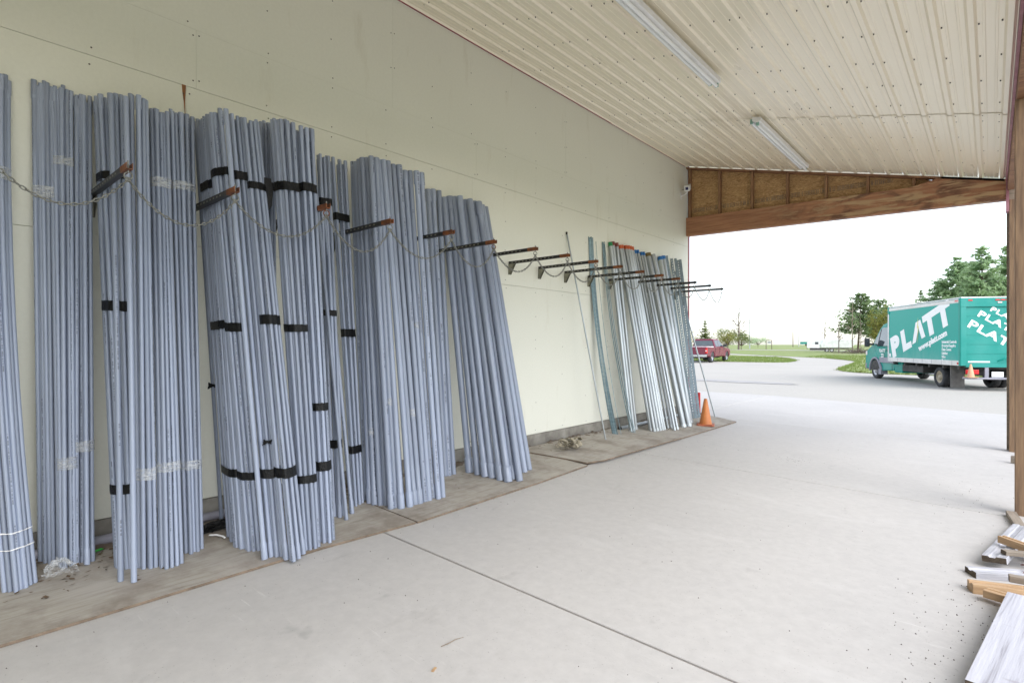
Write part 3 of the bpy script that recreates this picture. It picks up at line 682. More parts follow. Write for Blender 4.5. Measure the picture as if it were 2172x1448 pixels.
# ------------------------------------------------------------------ conduits leaning on the wall
def pipe_path(q, n=7, bow=(0, 0), L0=0):
    a = Vector((q[0], q[1], plyz(q[0]))); b = Vector((q[2], q[3], q[4]))
    pts = []
    for i in range(n + 1):
        t = i / n; p = a.lerp(b, t); k = 4 * t * (1 - t)
        p.x += bow[0] * k; p.y += bow[1] * k
        pts.append(p)
    return pts
def at_frac(pts, s):
    f = s * (len(pts) - 1); i = min(int(f), len(pts) - 2); return pts[i].lerp(pts[i + 1], f - i)
def pipe_obj(q, r, bell, parent=None, bow=(0, 0), mat='pvc', name='conduit', n=12):
    pts = pipe_path(q, 8, bow); base = pts[0].copy()
    Lg = sum((pts[i + 1] - pts[i]).length for i in range(len(pts) - 1))
    pp, rr = list(pts), [r] * len(pts)
    if bell in 'tb' and bell:
        seq = pp if bell == 't' else pp[::-1]
        e0, e1 = seq[-2], seq[-1]; d = (e1 - e0).normalized(); bl = 2.4 * r + .06
        k1 = e1 - d * bl; k2 = e1 - d * (bl + .012)
        seq = seq[:-1] + [k2, k1, e1]; rad = [r] * (len(seq) - 2) + [r * 1.25, r * 1.25]
        pp, rr = (seq, rad) if bell == 't' else (seq[::-1], rad[::-1])
    m = MB(); m.tube([p - base for p in pp], rr, n, uv=True, phase=random.uniform(0, 6.28), flat=({len(pp) - 3} if bell == 't' else {1}) if bell else ())
    o = m.build(name, mat, parent, loc=base, world=parent is not None)
    return o, pts
def hull(pts):
    pts = sorted(pts); 
    def half(ps):
        h = []
        for p in ps:
            while len(h) > 1 and (h[-1][0] - h[-2][0]) * (p[1] - h[-2][1]) - (h[-1][1] - h[-2][1]) * (p[0] - h[-2][0]) <= 0: h.pop()
            h.append(p)
        return h
    a = half(pts); b = half(pts[::-1]); return a[:-1] + b[:-1]
def tape(paths, r, s, kind, parent, wd=.06):
    m = MB(); rings = []; s += random.uniform(-.006, .006); wd *= random.uniform(.85, 1.2); tl = random.uniform(-.05, .05); tl2 = random.uniform(-.05, .05)
    for dz in (-wd / 2, -wd / 6, wd / 6, wd / 2):
        cs = [at_frac(p, s + dz / 3.05) for p in paths]; z = sum(c.z for c in cs) / len(cs)
        pl = [(c.x + (r + .0016) * math.cos(a), c.y + (r + .0016) * math.sin(a)) for c in cs for a in [k * math.pi / 6 for k in range(12)]]
        h = hull(pl)
        # resample to 40 points by angle
        cx = sum(p[0] for p in h) / len(h); cy = sum(p[1] for p in h) / len(h)
        per = []; n = len(h); tot = sum(math.dist(h[i], h[(i + 1) % n]) for i in range(n))
        i0 = max(range(n), key=lambda i: h[i][0] * .6 - h[i][1] * .8); h = h[i0:] + h[:i0]
        step = tot / 40; acc = 0; i = 0; res = []
        for k in range(40):
            t = k * step
            while acc + math.dist(h[i % n], h[(i + 1) % n]) < t: acc += math.dist(h[i % n], h[(i + 1) % n]); i += 1
            a, b = h[i % n], h[(i + 1) % n]; u = (t - acc) / max(math.dist(a, b), 1e-6)
            j = random.uniform(-.0008, .0008)
            res.append((a[0] + (b[0] - a[0]) * u + j, a[1] + (b[1] - a[1]) * u + j, z + random.uniform(-.002, .002) + tl * (a[0] - cx) + tl2 * (a[1] - cy)))
        rings.append(res)
    vs = [p for rg in rings for p in rg]
    m.add(vs, [(j * 40 + k, j * 40 + (k + 1) % 40, (j + 1) * 40 + (k + 1) % 40, (j + 1) * 40 + k) for j in range(3) for k in range(40)], True)
    return m.build('tape_band', kind, parent)
K, C = 'black_tape', 'clear_tape'
BUND = [
 ('A', 'grey conduit bundle tied with white string, cut by the left photo edge', 2, [(.80, C)], 't', (-.0, -.035)),
 ('B1', 'thin grey conduit bundle with clear tape high up, just right of the string-tied bundle', 1, [(.768, C)], 't', (0, .0)),
 ('B2', 'narrow grey conduit bundle with crinkled clear tape low down, right of the plastic bag', 1, [(.84, C), (.21, C)], 'tt-t', (0, 0)),
 ('B3', 'narrow grey conduit bundle with clear tape, its lower ends belled, left of the wall gap', 1, [(.24, C)], 'b-bb', (0, 0)),
 ('C1b', 'grey conduit bundle with black tape bands standing behind two loose front conduits', 1, [(.82, K), (.535, K), (.158, K)], 'tttt-', (0, 0)),
 ('C2', 'four-wide grey conduit bundle with shiny clear tape, right of the two loose front conduits', 1, [(.185, C)], 'tt--', (0, 0)),
 ('C3', 'five-wide grey conduit bundle wrapped in bright clear tape below the first chain span', 1, [(.2, C), (.83, C)], 't', (0, 0)),
 ('C4', 'grey conduit bundle with clear tape left of the black plastic scrap', 1, [(.185, C), (.83, C)], 't', (0, 0)),
 ('D1', 'black-taped grey conduit bundle standing behind the black plastic scrap', 1, [(.83, K), (.5, K), (.16, K)], '--bb', (0, 0)),
 ('D2', 'black-taped grey conduit bundle left of the single loose front conduit', 2, [(.86, K), (.5, K), (.165, K)], 't', (0, 0)),
 ('D3', 'black-taped grey conduit bundle right of the single loose front conduit, belled at the bottom', 1, [(.855, K), (.175, K)], 'b', (0, 0)),
 ('D4', 'foremost black-taped grey conduit bundle, its belled feet nearest the concrete', 1, [(.84, K), (.53, K), (.184, K)], 'b', (0, 0)),
 ('D5', 'grey conduit bundle set back between two front bundles, black tape tail hanging', 1, [(.84, K)], '-', (0, 0)),
 ('E1', 'black-taped grey conduit bundle with bells at the top, right of the foremost bundle', 2, [(.84, K), (.51, K), (.16, K)], 't', (0, 0)),
 ('E2', 'black-taped grey conduit bundle with one band at waist height, right end of the front row', 2, [(.845, K), (.31, K), (.18, K)], 't', (0, 0)),
 ('F1', 'set-back black-taped grey conduit bundle crossed by two leaning loose conduits', 1, [(.86, K), (.55, K), (.19, K)], 'bb-', (0, 0)),
 ('F2', 'set-back grey conduit bundle with three black tape bands beside the thicker loose conduits', 1, [(.83, K), (.49, K), (.155, K)], 't-t', (0, 0)),
]
TAIL = {}
for key, label, nb, tapes, bells, bow in BUND:
    r, front = P[key]; front = list(front); allq = [(q, bells[i % len(bells)]) for i, q in enumerate(front)]
    for k in range(1, nb + 2):
        src = front if k <= nb else [tuple((a + b) / 2 for a, b in zip(front[i], front[i + 1])) for i in range(len(front) - 1)]
        if len(src) < 2: src = front
        for q in src:
            sh = 2.05 * r * k; xt = max(-D + r + .002, q[2] - sh); xb_ = max(-D + r + .03, q[0] - sh)
            allq.append(((xb_, q[1] + random.uniform(-.002, .002), xt, q[3] + random.uniform(-.004, .004), q[4] + random.uniform(-.045, .03)), random.choice('t-')))
    cx = sum(q[0] for q in front) / len(front); cy = sum(q[1] for q in front) / len(front)
    e = empty('conduit_bundle', (cx, cy, plyz(cx)), label, 'conduit bundle', 'bundles of grey conduit along the wall')
    paths = []
    for q, b in allq:
        o, pts = pipe_obj(q, r * random.uniform(.86, .92), '' if b == '-' else b, e, (bow[0] + random.uniform(-.003, .003), bow[1] + random.uniform(-.003, .003)))
        paths.append(pts)
    for s, kind in tapes: tape(paths, r, s, kind, e, .058 if kind == K else .068)
    if key == 'A':
        for s in (.075, .10): 
            t = tape(paths, r, s, 'vinyl_white', e, .006); t.name = 'string'
def loose(key, labels, bells='', cat='conduit', group=None, mat='pvc', name='conduit', bow=0, n=14, idx=None):
    r, L = P[key]; res = []
    for i, q in enumerate(L):
        b = bells[i] if i < len(bells) else ''
        o, pts = pipe_obj(q, r, '' if b == '-' else b, None, (random.uniform(-.006, .004) + bow, random.uniform(-.006, .006)), mat, name, n)
        tag(o, labels(i) if callable(labels) else labels[i], cat, group); res.append((o, pts, r))
    return res
loose('C1', ['loose grey conduit standing foremost, left of a near twin with a printed foot', 'loose grey conduit with black printing near its foot, foremost of its cluster'], 't-', group='loose single conduits')
loose('D0', ['single grey conduit with crumpled black tape at the gap left of the black-taped bundles'], '-', group='loose single conduits')
loose('D2f', ['single loose grey conduit crossing in front of the black-taped bundles below the second chain arm'], 'b', group='loose single conduits')
loose('Fs', ['grey conduit slanting across the set-back bundle, plain foot nearest the plywood joint', 'grey conduit slanting across the set-back bundle, belled foot, right one of two'], '-b', group='loose single conduits')
LG = loose('G', lambda i: nth(i) + ' of the sixteen medium grey conduits leaning loose in a row', 'bbbttbtbbbbttbtt', group='medium loose conduits', n=16)
res_g = P['G'][1]
for i in range(7):                                # more of the same, half hidden behind
    a = res_g[2 * i + 1]; b = res_g[2 * i + 2]
    q = tuple((u + v) / 2 for u, v in zip(a, b)); q = (max(-4.54, q[0] - .062), q[1] + .01, max(-4.57, q[2] - .062), q[3] + .01, q[4] - .05)
    o, pts = pipe_obj(q, .0245, '', None, (0, 0), 'pvc', 'conduit', 14)
    tag(o, 'grey conduit half hidden behind the row of sixteen medium conduits', 'conduit', 'medium conduits of the hidden back row')
loose('H', lambda i: ['left', 'middle', 'right'][i] + ' one of three grey conduits set back between two thicker groups', 'tt-', group='set-back conduits', n=16)
loose('I', lambda i: nth(i) + ' of the ten thick grey conduits leaning over to the left', 'btbbbbbt--', group='thick loose conduits', n=18)
for (i_, s_) in ((12, .52), (10, .26), (2, .2), (6, .30)):
    o, pts, r = LG[i_]; tape([pts], r, s_, C, o, .055)
# steel
def capped(key, labels, caps, group, mat='galv', n=14, nm='steel_conduit', foot=True):
    for i, (o, pts, r) in enumerate(loose(key, labels, '', 'steel pipe', group, mat, nm, n=n)):
        d = (pts[-1] - pts[-2]).normalized(); c = caps[i % len(caps)]
        if c: MB().tube([pts[-1] - d * .05, pts[-1] + d * .012], r * 1.13, n).build('end_cap', c, o)
        d0 = (pts[1] - pts[0]).normalized()
        if foot: MB().tube([pts[0] + Vector((0, 0, .003)), pts[0] + d0 * .055], r * 1.14, n).build('coupling', mat, o)
r0 = loose('J0', ['single thin steel pipe with dark end leaning alone on the bare wall'], '', 'steel pipe', None, 'galv', 'steel_pipe')
o, pts, r = r0[0]; MB().tube([pts[-1] - Vector((0, 0, .03)), pts[-1] + Vector((0, 0, .006))], r * 1.25, 10).build('end_cap', 'black_steel', o)
capped('J3', ['steel conduit with green cap, leftmost of the capped conduits', 'steel conduit with maroon cap next to the green-capped one', 'steel conduit with maroon cap, right one of two, set slightly apart'], ['cap_green', 'cap_maroon', 'cap_maroon'], 'steel conduits')
capped('J4', lambda i: nth(i) + ' of the six steel conduits with orange caps', ['cap_orange'], 'steel conduits')
capped('J5', lambda i: nth(i) + ' of the four blue-capped steel conduits beside the orange-capped row', ['cap_blue'], 'steel conduits')
capped('J6', ['thick steel conduit with olive cap', 'thick steel conduit right of the olive-capped one'], ['cap_olive', None], 'steel conduits', n=18)
capped('J7', ['blue-capped steel conduit left of the slotted channels', 'blue-capped steel conduit touching the slotted channels'], ['cap_blue'], 'steel conduits')
loose('K', ['thin steel pipe slanting down behind the orange traffic cone'], '', 'steel pipe', None, 'galv', 'steel_pipe')
# thin threaded rods, bowed
def rods(key, k, label, grp, bow):
    r, L = P[key]
    for i in range(k):
        t = i / (k - 1); a = L[0]; b = L[-1]
        q = [a[j] + (b[j] - a[j]) * t for j in range(5)]
        dx = -.012 * (i % 3); q[0] += dx + random.uniform(-.004, .004); q[2] = max(q[2] + dx * .2, -D + .008); q[4] += random.uniform(-.03, .02)
        o, pts = pipe_obj(q, .0055, '', None, (-.075 + random.uniform(-.006, .006), random.uniform(-.004, .004)), 'zinc_rod', 'threaded_rod', 6)
        tag(o, label, 'rod', grp)
rods('J1', 14, 'thin blue-grey threaded rod in the bowed sheaf beside the lone thin pipe', 'threaded rods, larger sheaf', 0)
rods('J2', 7, 'thin blue-grey threaded rod in the small sheaf left of the green-capped conduit', 'threaded rods, smaller sheaf', 0)
q = P['J1t'][1][0]; o, pts = pipe_obj(q, .0035, '', None, (-.06, 0), 'zinc_rod', 'threaded_rod', 6); tag(o, 'very thin single rod leaning just right of the larger rod sheaf', 'rod')
# slotted strut channels
r, L = P['J8']
for i, q in enumerate(L):
    a = Vector((q[0], q[1], plyz(q[0]))); b = Vector((q[2], q[3], q[4])); ln = (b - a).length; z = (b - a).normalized()
    x = Vector((.55, -.83, 0)); x = (x - z * x.dot(z)).normalized(); y = z.cross(x)
    w_, t_ = .0205, .0028
    m = MB()
    def P3(u, v, s_): return tuple(x * v + y * u + z * s_)
    # web towards the viewer with slots, two flanges and lips
    for (u0, u1, v0, v1) in ((-w_, -w_ + t_, -.04, 0), (w_ - t_, w_, -.04, 0), (-w_ + t_, -w_ + .009, -.04, -.04 + t_), (w_ - .009, w_ - t_, -.04, -.04 + t_)):
        m.add([P3(*c, s_) for s_ in (0, ln) for c in ((u0, v0), (u1, v0), (u1, v1), (u0, v1))], [(0, 1, 2, 3), (7, 6, 5, 4), (0, 4, 5, 1), (1, 5, 6, 2), (2, 6, 7, 3), (3, 7, 4, 0)])
    hw = .007; sl = .025 if i in (1, 3) else .0006; pt = .051
    for (u0, u1) in ((-w_ + t_, -hw), (hw, w_ - t_)):
        m.add([P3(u, v, s_) for s_ in (0, ln) for (u, v) in ((u0, -t_), (u1, -t_), (u1, 0), (u0, 0))], [(0, 1, 2, 3), (7, 6, 5, 4), (0, 4, 5, 1), (1, 5, 6, 2), (2, 6, 7, 3), (3, 7, 4, 0)])
    s_ = 0
    while s_ < ln - .02:
        e_ = min(s_ + pt - sl, ln)
        m.add([P3(u, v, k) for k in (s_, e_) for (u, v) in ((-hw, -t_), (hw, -t_), (hw, 0), (-hw, 0))], [(0, 1, 2, 3), (7, 6, 5, 4), (2, 6, 7, 3), (0, 4, 5, 1)])
        s_ += pt
    o = m.build('strut_channel', 'strut_steel', None, loc=a, world=False)
    tag(o, nth(i) + ' of the five slotted steel channels at the wall end', 'steel channel', 'slotted channels')
# pipes lying along the wall foot
def lying(y0, y1, x, r, mat, label, z=None):
    zz = plyz(x) + r + .004
    o = MB().tube([(0, 0, 0), (0, y1 - y0, 0)], r, 18).build('lying_pipe', mat, None, loc=(x, y0, zz), world=False)
    tag(o, label, 'pipe'); e_ = MB().tube([(0, -.002, 0), (0, .03, 0)], r * 1.08, 18).build('end_ring', 'black_steel', o, world=False); return o
lying(7.55, 9.95, -4.40, .030, 'galv', 'steel pipe lying on the plywood along the wall foot behind the leaning steel conduits')
lying(-.4, 1.75, -4.50, .032, 'trim_grey', 'dark blue-grey pipe lying on the dirt at the wall foot behind the left bundles')
# tape scraps
def crumple(name, c, sx, sy, sz, mat, label, cat, seed, n=10, flat=False):
    rd = random.Random(seed); m = MB()
    vs = []; 
    for j in range(n):
        for i in range(n):
            u = i / (n - 1) - .5; v = j / (n - 1) - .5; k = max(0, 1 - 3.2 * (u * u + v * v))
            vs.append((u * sx + rd.uniform(-.1, .1) * sx, v * sy + rd.uniform(-.1, .1) * sy, sz * (k * rd.uniform(.4, 1.0))))
    fs = [(j * n + i, j * n + i + 1, (j + 1) * n + i + 1, (j + 1) * n + i) for j in range(n - 1) for i in range(n - 1)]
    m.add(vs, fs); o = m.build(name, mat, None, loc=c, world=False); return tag(o, label, cat)
crumple('plastic_bag', (-4.22, .66, plyz(-4.22)), .13, .16, .10, 'clear_film', 'crumpled clear plastic wrap on the dirt between the two leftmost bundles', 'plastic wrap', 3, 13)
crumple('plastic_scrap', (-4.33, 1.60, plyz(-4.33) + .003), .16, .26, .07, 'black_tape', 'crumpled black plastic scrap on the floor behind the black-taped bundles', 'plastic scrap', 5, 10)
o = MB().tube([(0, 0, 0), (.05, .03, .006), (.11, .05, .004), (.14, .05, .003)], [.007] * 4, 6).build('white_strip', 'vinyl_white', None, loc=(-4.2, 1.49, plyz(-4.2) + .009), world=False); tag(o, 'bent white plastic strip beside the black plastic scrap', 'strip')
o = MB().obox((0, 0, 0), ((1, .5, 0), (-.5, 1, 0), (0, 0, 1)), (.012, .035, .002)).build('green_scrap', 'green_scrap', None, loc=(-4.37, .87, plyz(-4.37) + .022), world=False); tag(o, 'small bright green plastic scrap on the dirt at the wall gap', 'scrap')
def knot(c, s_, parent, seed, nm='tape_knot'):
    rd = random.Random(seed); m = MB(); n = 9
    vs = []
    for j in range(n):
        for i in range(n):
            u = i / (n - 1) - .5; v = j / (n - 1) - .5; pin = .35 + 1.3 * abs(v)
            vs.append(Vector((u * .35 * s_ + rd.uniform(-.12, .12) * s_ + .012, v * s_ * 1.5, u * s_ * pin + rd.uniform(-.1, .1) * s_)) + Vector(c))
    m.add(vs, [(j * n + i, j * n + i + 1, (j + 1) * n + i + 1, (j + 1) * n + i) for j in range(n - 1) for i in range(n - 1)]); return m.build(nm, 'black_tape', parent)
q = P['D0'][1][0]; k_ = .36; tag(knot((q[0] + (q[2] - q[0]) * k_ + .015, q[1] + (q[3] - q[1]) * k_, 3.05 * k_), .05, None, 4), 'crumpled black tape stuck on the single conduit at the gap', 'tape')
q = P['D3'][1][1]; k_ = .25; tag(knot((q[0] + (q[2] - q[0]) * k_ + .03, q[1] + (q[3] - q[1]) * k_ - .01, 3.02 * k_), .045, None, 9), 'bow-shaped scrap of black tape on the front conduits above the low tape bands', 'tape')
# black tape tail hanging and bow on D3
m = MB(); m.add([(-3.90, 1.745, 2.60), (-3.89, 1.79, 2.60), (-3.88, 1.80, 2.50), (-3.875, 1.79, 2.40), (-3.88, 1.765, 2.36), (-3.89, 1.75, 2.42), (-3.895, 1.745, 2.5)], [(0, 1, 2, 3, 4, 5, 6)])
tl = m.build('tape_tail', 'black_tape', None); tl.modifiers.new('solid', 'SOLIDIFY').thickness = .006
tag(tl, 'twisted tail of black tape hanging beside the second chain arm', 'tape')

# ------------------------------------------------------------------ wall arms and chains
TY = [(.28, 2.43), (.881, 2.426), (1.466, 2.418), (2.114, 2.435), (2.682, 2.421), (3.356, 2.438), (3.92, 2.428), (4.573, 2.445), (5.166, 2.447), (5.769, 2.446), (6.367, 2.446), (6.966, 2.437), (7.566, 2.442), (8.138, 2.445), (8.774, 2.44), (9.399, 2.436), (9.976, 2.423)]
AL = .935
nm_arm = ['hidden past the left photo edge', 'nearest the camera, in front of the clear-taped bundles', 'in front of the black-taped bundles', 'beside the set-back bundle with black tape', 'reaching over the medium loose conduits, left one', 'reaching past the set-back conduits', 'crossing the thick loose conduits', 'first with a bare wall behind its tip', 'with its bracket on the bare wall, leftmost', 'whose tip meets the lone thin pipe', 'whose tip stands just past the larger rod sheaf', 'whose tip crosses the maroon-capped conduits', 'whose tip crosses the blue-capped conduits', 'whose tip stands left of the slotted channels', 'whose tip touches the slotted channels', 'third from the open end', 'second from the open end']
TIPS = []
for i, (y, z) in enumerate(TY):
    e = empty('support_arm', (-D, y, z - .05), 'black slotted steel arm ' + nm_arm[i], 'support arm', 'wall arms holding the chains')
    x0, x1 = -D + .004, -D + AL; zb = z + .012
    m = MB(); h = .021                     # C-section, open side up
    for (ya, yb, za, zb_) in ((y - .016, y + .016, zb - .034, zb - .031), (y - .016, y - .013, zb - .031, zb), (y + .013, y + .016, zb - .031, zb)):
        m.box(x0, x1 - .13, ya, yb, za, zb_)
    m.build('channel', 'black_steel', e)
    m = MB()
    for k in range(12):
        xk = x0 + .05 + k * .058
        if xk < x1 - .2: m.box(xk, xk + .022, y - .0175, y - .0162, zb - .023, zb - .013)
    tag(m.build('slots', 'bracket_steel', e), kind='stuff')
    m = MB()
    for (ya, yb, za, zb_) in ((y - .0165, y + .0165, zb - .035, zb - .0315), (y - .0165, y - .013, zb - .0315, zb + .001), (y + .013, y + .0165, zb - .0315, zb + .001)):
        m.box(x1 - .13, x1, ya, yb, za, zb_)
    m.build('painted_end', 'orange_paint' if i < 14 else 'black_steel', e)
    MB().tube([(x1 - .03, y, zb - .05), (x1 - .03, y, zb + .02)], .005, 6).build('eye_bolt', 'chain_steel', e)
    m = MB(); bp = [(.004, -.035), (.10, -.035), (.085, -.052), (.018, -.165), (.004, -.165)]
    for yy_ in (y - .021, y + .018): m.prism([(-D + u_, yy_, zb + v_) for u_, v_ in bp], (0, 0, 0), (0, .003, 0))
    m.box(-D + .0015, -D + .0055, y - .0178, y + .0178, zb - .165, zb - .035)
    m.build('bracket', 'bracket_steel', e)
    # ring
    m = MB(); c = Vector((x1 - .03, y, zb - .068)); rr = .021
    m.tube([c + Vector((rr * .4 * math.cos(a), rr * math.cos(a) * .9, rr * math.sin(a))) for a in [2 * math.pi * k / 12 for k in range(13)]], .004, 6, cap=False)
    m.build('ring', 'orange_paint' if i % 3 == 0 else 'chain_steel', e)
    TIPS.append(c - Vector((0, 0, rr)))
def link_ring(m, c, t, flip):
    t = t.normalized(); up = Vector((1, 0, 0)) if flip else t.cross(Vector((1, 0, 0))).normalized()
    up = (up - t * up.dot(t)).normalized()
    a, b = .0155, .0075; n = 10
    m.tube([c + t * a * math.cos(k * 2 * math.pi / n) + up * b * math.sin(k * 2 * math.pi / n) for k in range(n + 1)], .0038, 5, cap=False)
sags = [.20, .21, .19, .22, .20, .21, .20, .20, .21, .20, .20, .19, .20, .2, .2, .2]
chain_lab = ['left of the nearest arm', 'crossing the clear-taped bundles right of the nearest arm', 'crossing the tall black-taped bundles', 'just right of the tall black-taped bundles', 'crossing the left half of the medium loose conduits', 'crossing the right half of the medium loose conduits', 'crossing the thick loose conduits', 'from the thick conduits onto the bare wall', 'first one wholly over bare wall', 'left of the lone thin pipe', 'between the lone thin pipe and the larger rod sheaf', 'in front of the green-capped conduit', 'in front of the orange-capped conduits', 'in front of the olive-capped conduit', 'in front of the slotted channels', 'seen against the sky at the open end']
for i in range(len(TIPS) - 1):
    a, b = TIPS[i], TIPS[i + 1]; m = MB(); n = 26; pts = []
    for k in range(n + 1):
        t = k / n; p = a.lerp(b, t); p.z -= sags[i] * 4 * t * (1 - t); p.x += .02 * math.sin(t * math.pi); pts.append(p)
    # even spacing
    tot = sum((pts[k + 1] - pts[k]).length for k in range(n)); cnt = int(tot / .0262); acc = 0; k = 0
    for j in range(cnt + 1):
        s_ = j * tot / cnt
        while k < n - 1 and acc + (pts[k + 1] - pts[k]).length < s_: acc += (pts[k + 1] - pts[k]).length; k += 1
        d = pts[k + 1] - pts[k]; link_ring(m, pts[k] + d * ((s_ - acc) / d.length) - a, d, j % 2)
    o = m.build('chain', 'chain_steel', None, loc=a, world=False)
    tag(o, 'sagging steel chain span ' + chain_lab[i], 'chain', 'chain spans between the arms')

# ------------------------------------------------------------------ small things on the floor
e = empty('traffic_cone', (-3.72, 9.30, plyz(-3.72) + .004), 'faded orange traffic cone standing on the plywood at the wall end', 'traffic cone', rz=R(20))
m = MB(); m.lathe([(.105, .025), (.102, .035), (.026, .455), (.022, .46), (.0, .46)], n=24); m.build('body', 'cone_orange', e, world=False)
m = MB(); h = .145; m.prism([(-h, -h + .03, 0), (-h + .03, -h, 0), (h - .03, -h, 0), (h, -h + .03, 0), (h, h - .03, 0), (h - .03, h, 0), (-h + .03, h, 0), (-h, h - .03, 0)], (0, 0, .0), (0, 0, .026)); m.build('base', 'cone_base', e, world=False, bevel=.006)
# red upright thing behind the channels
e = empty('red_barrier', (-4.25, 10.52, zf(-4.25)), 'red plastic panel standing behind the slotted channels', 'panel')
MB().box(-4.43, -4.31, 10.49, 10.53, .05, .46).build('panel', 'red_plastic', e, bevel=.012)
MB().box(-4.44, -4.19, 10.44, 10.575, zf(-4.25) + .012, zf(-4.25) + .06).build('foot', 'rubber', e, bevel=.01)
# webbing strap pile
e = empty('strap_pile', (-4.12, 5.84, plyz(-4.12) + .016), 'tangled pile of tan webbing straps on the plywood', 'strap pile')
rd = random.Random(11)
def ribbon(m, pts, wv, wd=.024):
    vs = []; 
    for p, q in zip(pts, wv): vs += [p - q * wd, p + q * wd]
    m.add(vs, [(2 * i, 2 * i + 2, 2 * i + 3, 2 * i + 1) for i in range(len(pts) - 1)], True)
for k in range(17):
    m = MB(); c = Vector((rd.gauss(0, .055), rd.gauss(0, .11), .0)); rr = rd.uniform(.026, .062); hh = rd.uniform(.0, .055); tilt = rd.uniform(-.5, .5); az_ = rd.uniform(0, 3.14)
    ax_ = Vector((math.cos(az_), math.sin(az_), rd.uniform(-.25, .45))).normalized(); u = ax_.cross(Vector((0, 0, 1))).normalized(); v = u.cross(ax_)
    turns = rd.uniform(.7, 1.3); n = 18; pts = []
    for i in range(n + 1):
        a = turns * 2 * math.pi * i / n + rd.uniform(0, .1); r_ = rr * (1 - .25 * i / n)
        p = c + Vector((0, 0, rr * .9 + hh)) + u * r_ * 1.25 * math.cos(a) + v * r_ * .9 * math.sin(a); p.z = max(p.z, .004); pts.append(p)
    ribbon(m, pts, [ax_] * (n + 1), rd.uniform(.017, .024))
    o = m.build('strap_loop', 'webbing', e, world=False); o.modifiers.new('solid', 'SOLIDIFY').thickness = .003
m = MB(); pts = [Vector((-.02 + .02 * math.sin(i), -.12 - .035 * i, .006 + .004 * (i % 2))) for i in range(6)]; ribbon(m, pts, [Vector((1, .3, .1))] * 6, .02); m.build('strap_end', 'webbing', e, world=False)
# twig, chips
o = MB().tube([(0, 0, .006), (.012, .045, .010), (.008, .085, .008), (.02, .13, .006)], [.0022, .0026, .0022, .0012], 6).build('twig', 'grey_lumber', None, loc=(-2.01, 1.76, zf(-2.0)), world=False); tag(o, 'thin dry twig lying on the concrete in the foreground', 'twig')
o = MB().obox((0, 0, 0), ((1, .4, 0), (-.4, 1, 0), (0, 0, 1)), (.006, .016, .002)).build('wood_chip', 'fresh_wood', None, loc=(-1.90, 1.62, zf(-1.9) + .0025), world=False); tag(o, 'small pale wood chip on the concrete near the photo bottom', 'wood chip')
# ------------------------------------------------------------------ lumber heap at the right
def board(name, a, b, wd, th, mat, label, group='timber offcuts by the post', up=None, groove=True, cat='timber'):
    a = Vector(a); b = Vector(b); x = (b - a).normalized(); z = Vector((0, 0, 1)) if up is None else Vector(up); y = z.cross(x).normalized(); z = x.cross(y); L = (b - a).length
    m = MB(); h = wd / 2
    prof = [(-h, 0), (h, 0), (h, th), (h * .42, th), (h * .34, th * .80), (-h * .10, th * .80), (-h * .2, th), (-h, th)] if groove else [(-h, 0), (h, 0), (h, th), (-h, th)]
    n = len(prof)
    vs = [(s_, p[0], p[1]) for s_ in (0, L) for p in prof]
    m.add(vs, [tuple(range(n)), tuple(range(2 * n - 1, n - 1, -1))] + [(i, n + i, n + (i + 1) % n, (i + 1) % n) for i in range(n)])
    o = m.build(name, mat, None, world=False, bevel=.0025)
    M4 = Matrix((x, y, z)).transposed().to_4x4(); M4.translation = a; o.matrix_world = M4; o.matrix_basis = M4
    o.data.materials.append(MATS['end_grain']); o.data.polygons[0].material_index = 1 if mat != 'fresh_wood' else 0
    return tag(o, label, cat, group)
F = zf(.1)
board('board', (-.105, 4.70, F + .002), (.75, 5.22, F + .002), .115, .042, 'white_lumber', 'white grooved board flat on the concrete under another white board')
board('board', (.015, 4.93, F + .046), (.20, 6.10, F + .012), .13, .042, 'white_lumber', 'white grooved board lying on top of another, pointing at the post', up=(-.1, 0, 1))
board('board', (.050, 5.30, F + .095), (.62, 4.86, F + .075), .06, .05, 'fresh_wood', 'fresh yellow timber offcut lying across the white boards')
board('board', (-.10, 4.40, F + .002), (.75, 4.72, F + .006), .085, .06, 'fresh_wood', 'fresh timber offcut with squared brown end, lying nearest the white boards')
board('board', (-.03, 4.30, F + .030), (.70, 4.12, F + .02), .075, .045, 'fresh_wood', 'fresh timber offcut just above the big white plank in the photo')
board('plank', (.02, 3.02, F + .052), (.175, 4.22, F + .066), .215, .042, 'plank_white', 'wide cracked white plank at the bottom right corner', groove=False, cat='plank')
board('board', (.02, 3.86, F + .002), (.5, 3.80, F + .002), .07, .046, 'grey_lumber', 'brown timber offcut propping up the wide white plank', groove=False)
board('board', (.20, 5.9, F + .002), (.13, 6.58, F + .004), .07, .04, 'grey_lumber', 'grey offcut lying at the foot of the near post', groove=False)
board('board', (.19, 9.53, F + .002), (.42, 9.50, F + .002), .07, .09, 'grey_lumber', 'short grey block on the concrete beyond the near post', groove=False)
board('board', (.17, 5.28, F + .044), (.5, 5.44, F + .044), .12, .02, 'fresh_wood', 'pale wood slab leaning behind the fresh offcut at the right edge', groove=False)
m = MB(); m.tube([(.12, 4.80, F + .004), (.165, 4.86, F + .05), (.17, 4.93, F + .075), (.15, 5.0, F + .05)], .005, 6); board('board', (.06, 5.02, F + .09), (.55, 5.36, F + .06), .05, .03, 'grey_lumber', 'thin grey strip lying over the white boards at the right edge', groove=False)
board('board', (.08, 4.55, F + .068), (.62, 4.60, F + .068), .045, .04, 'grey_lumber', 'weathered stick lying on the fresh offcut with the squared end', groove=False)
board('board', (.10, 5.72, F + .002), (.45, 5.60, F + .002), .09, .03, 'fresh_wood', 'short dull offcut between the post and the white boards', groove=False)
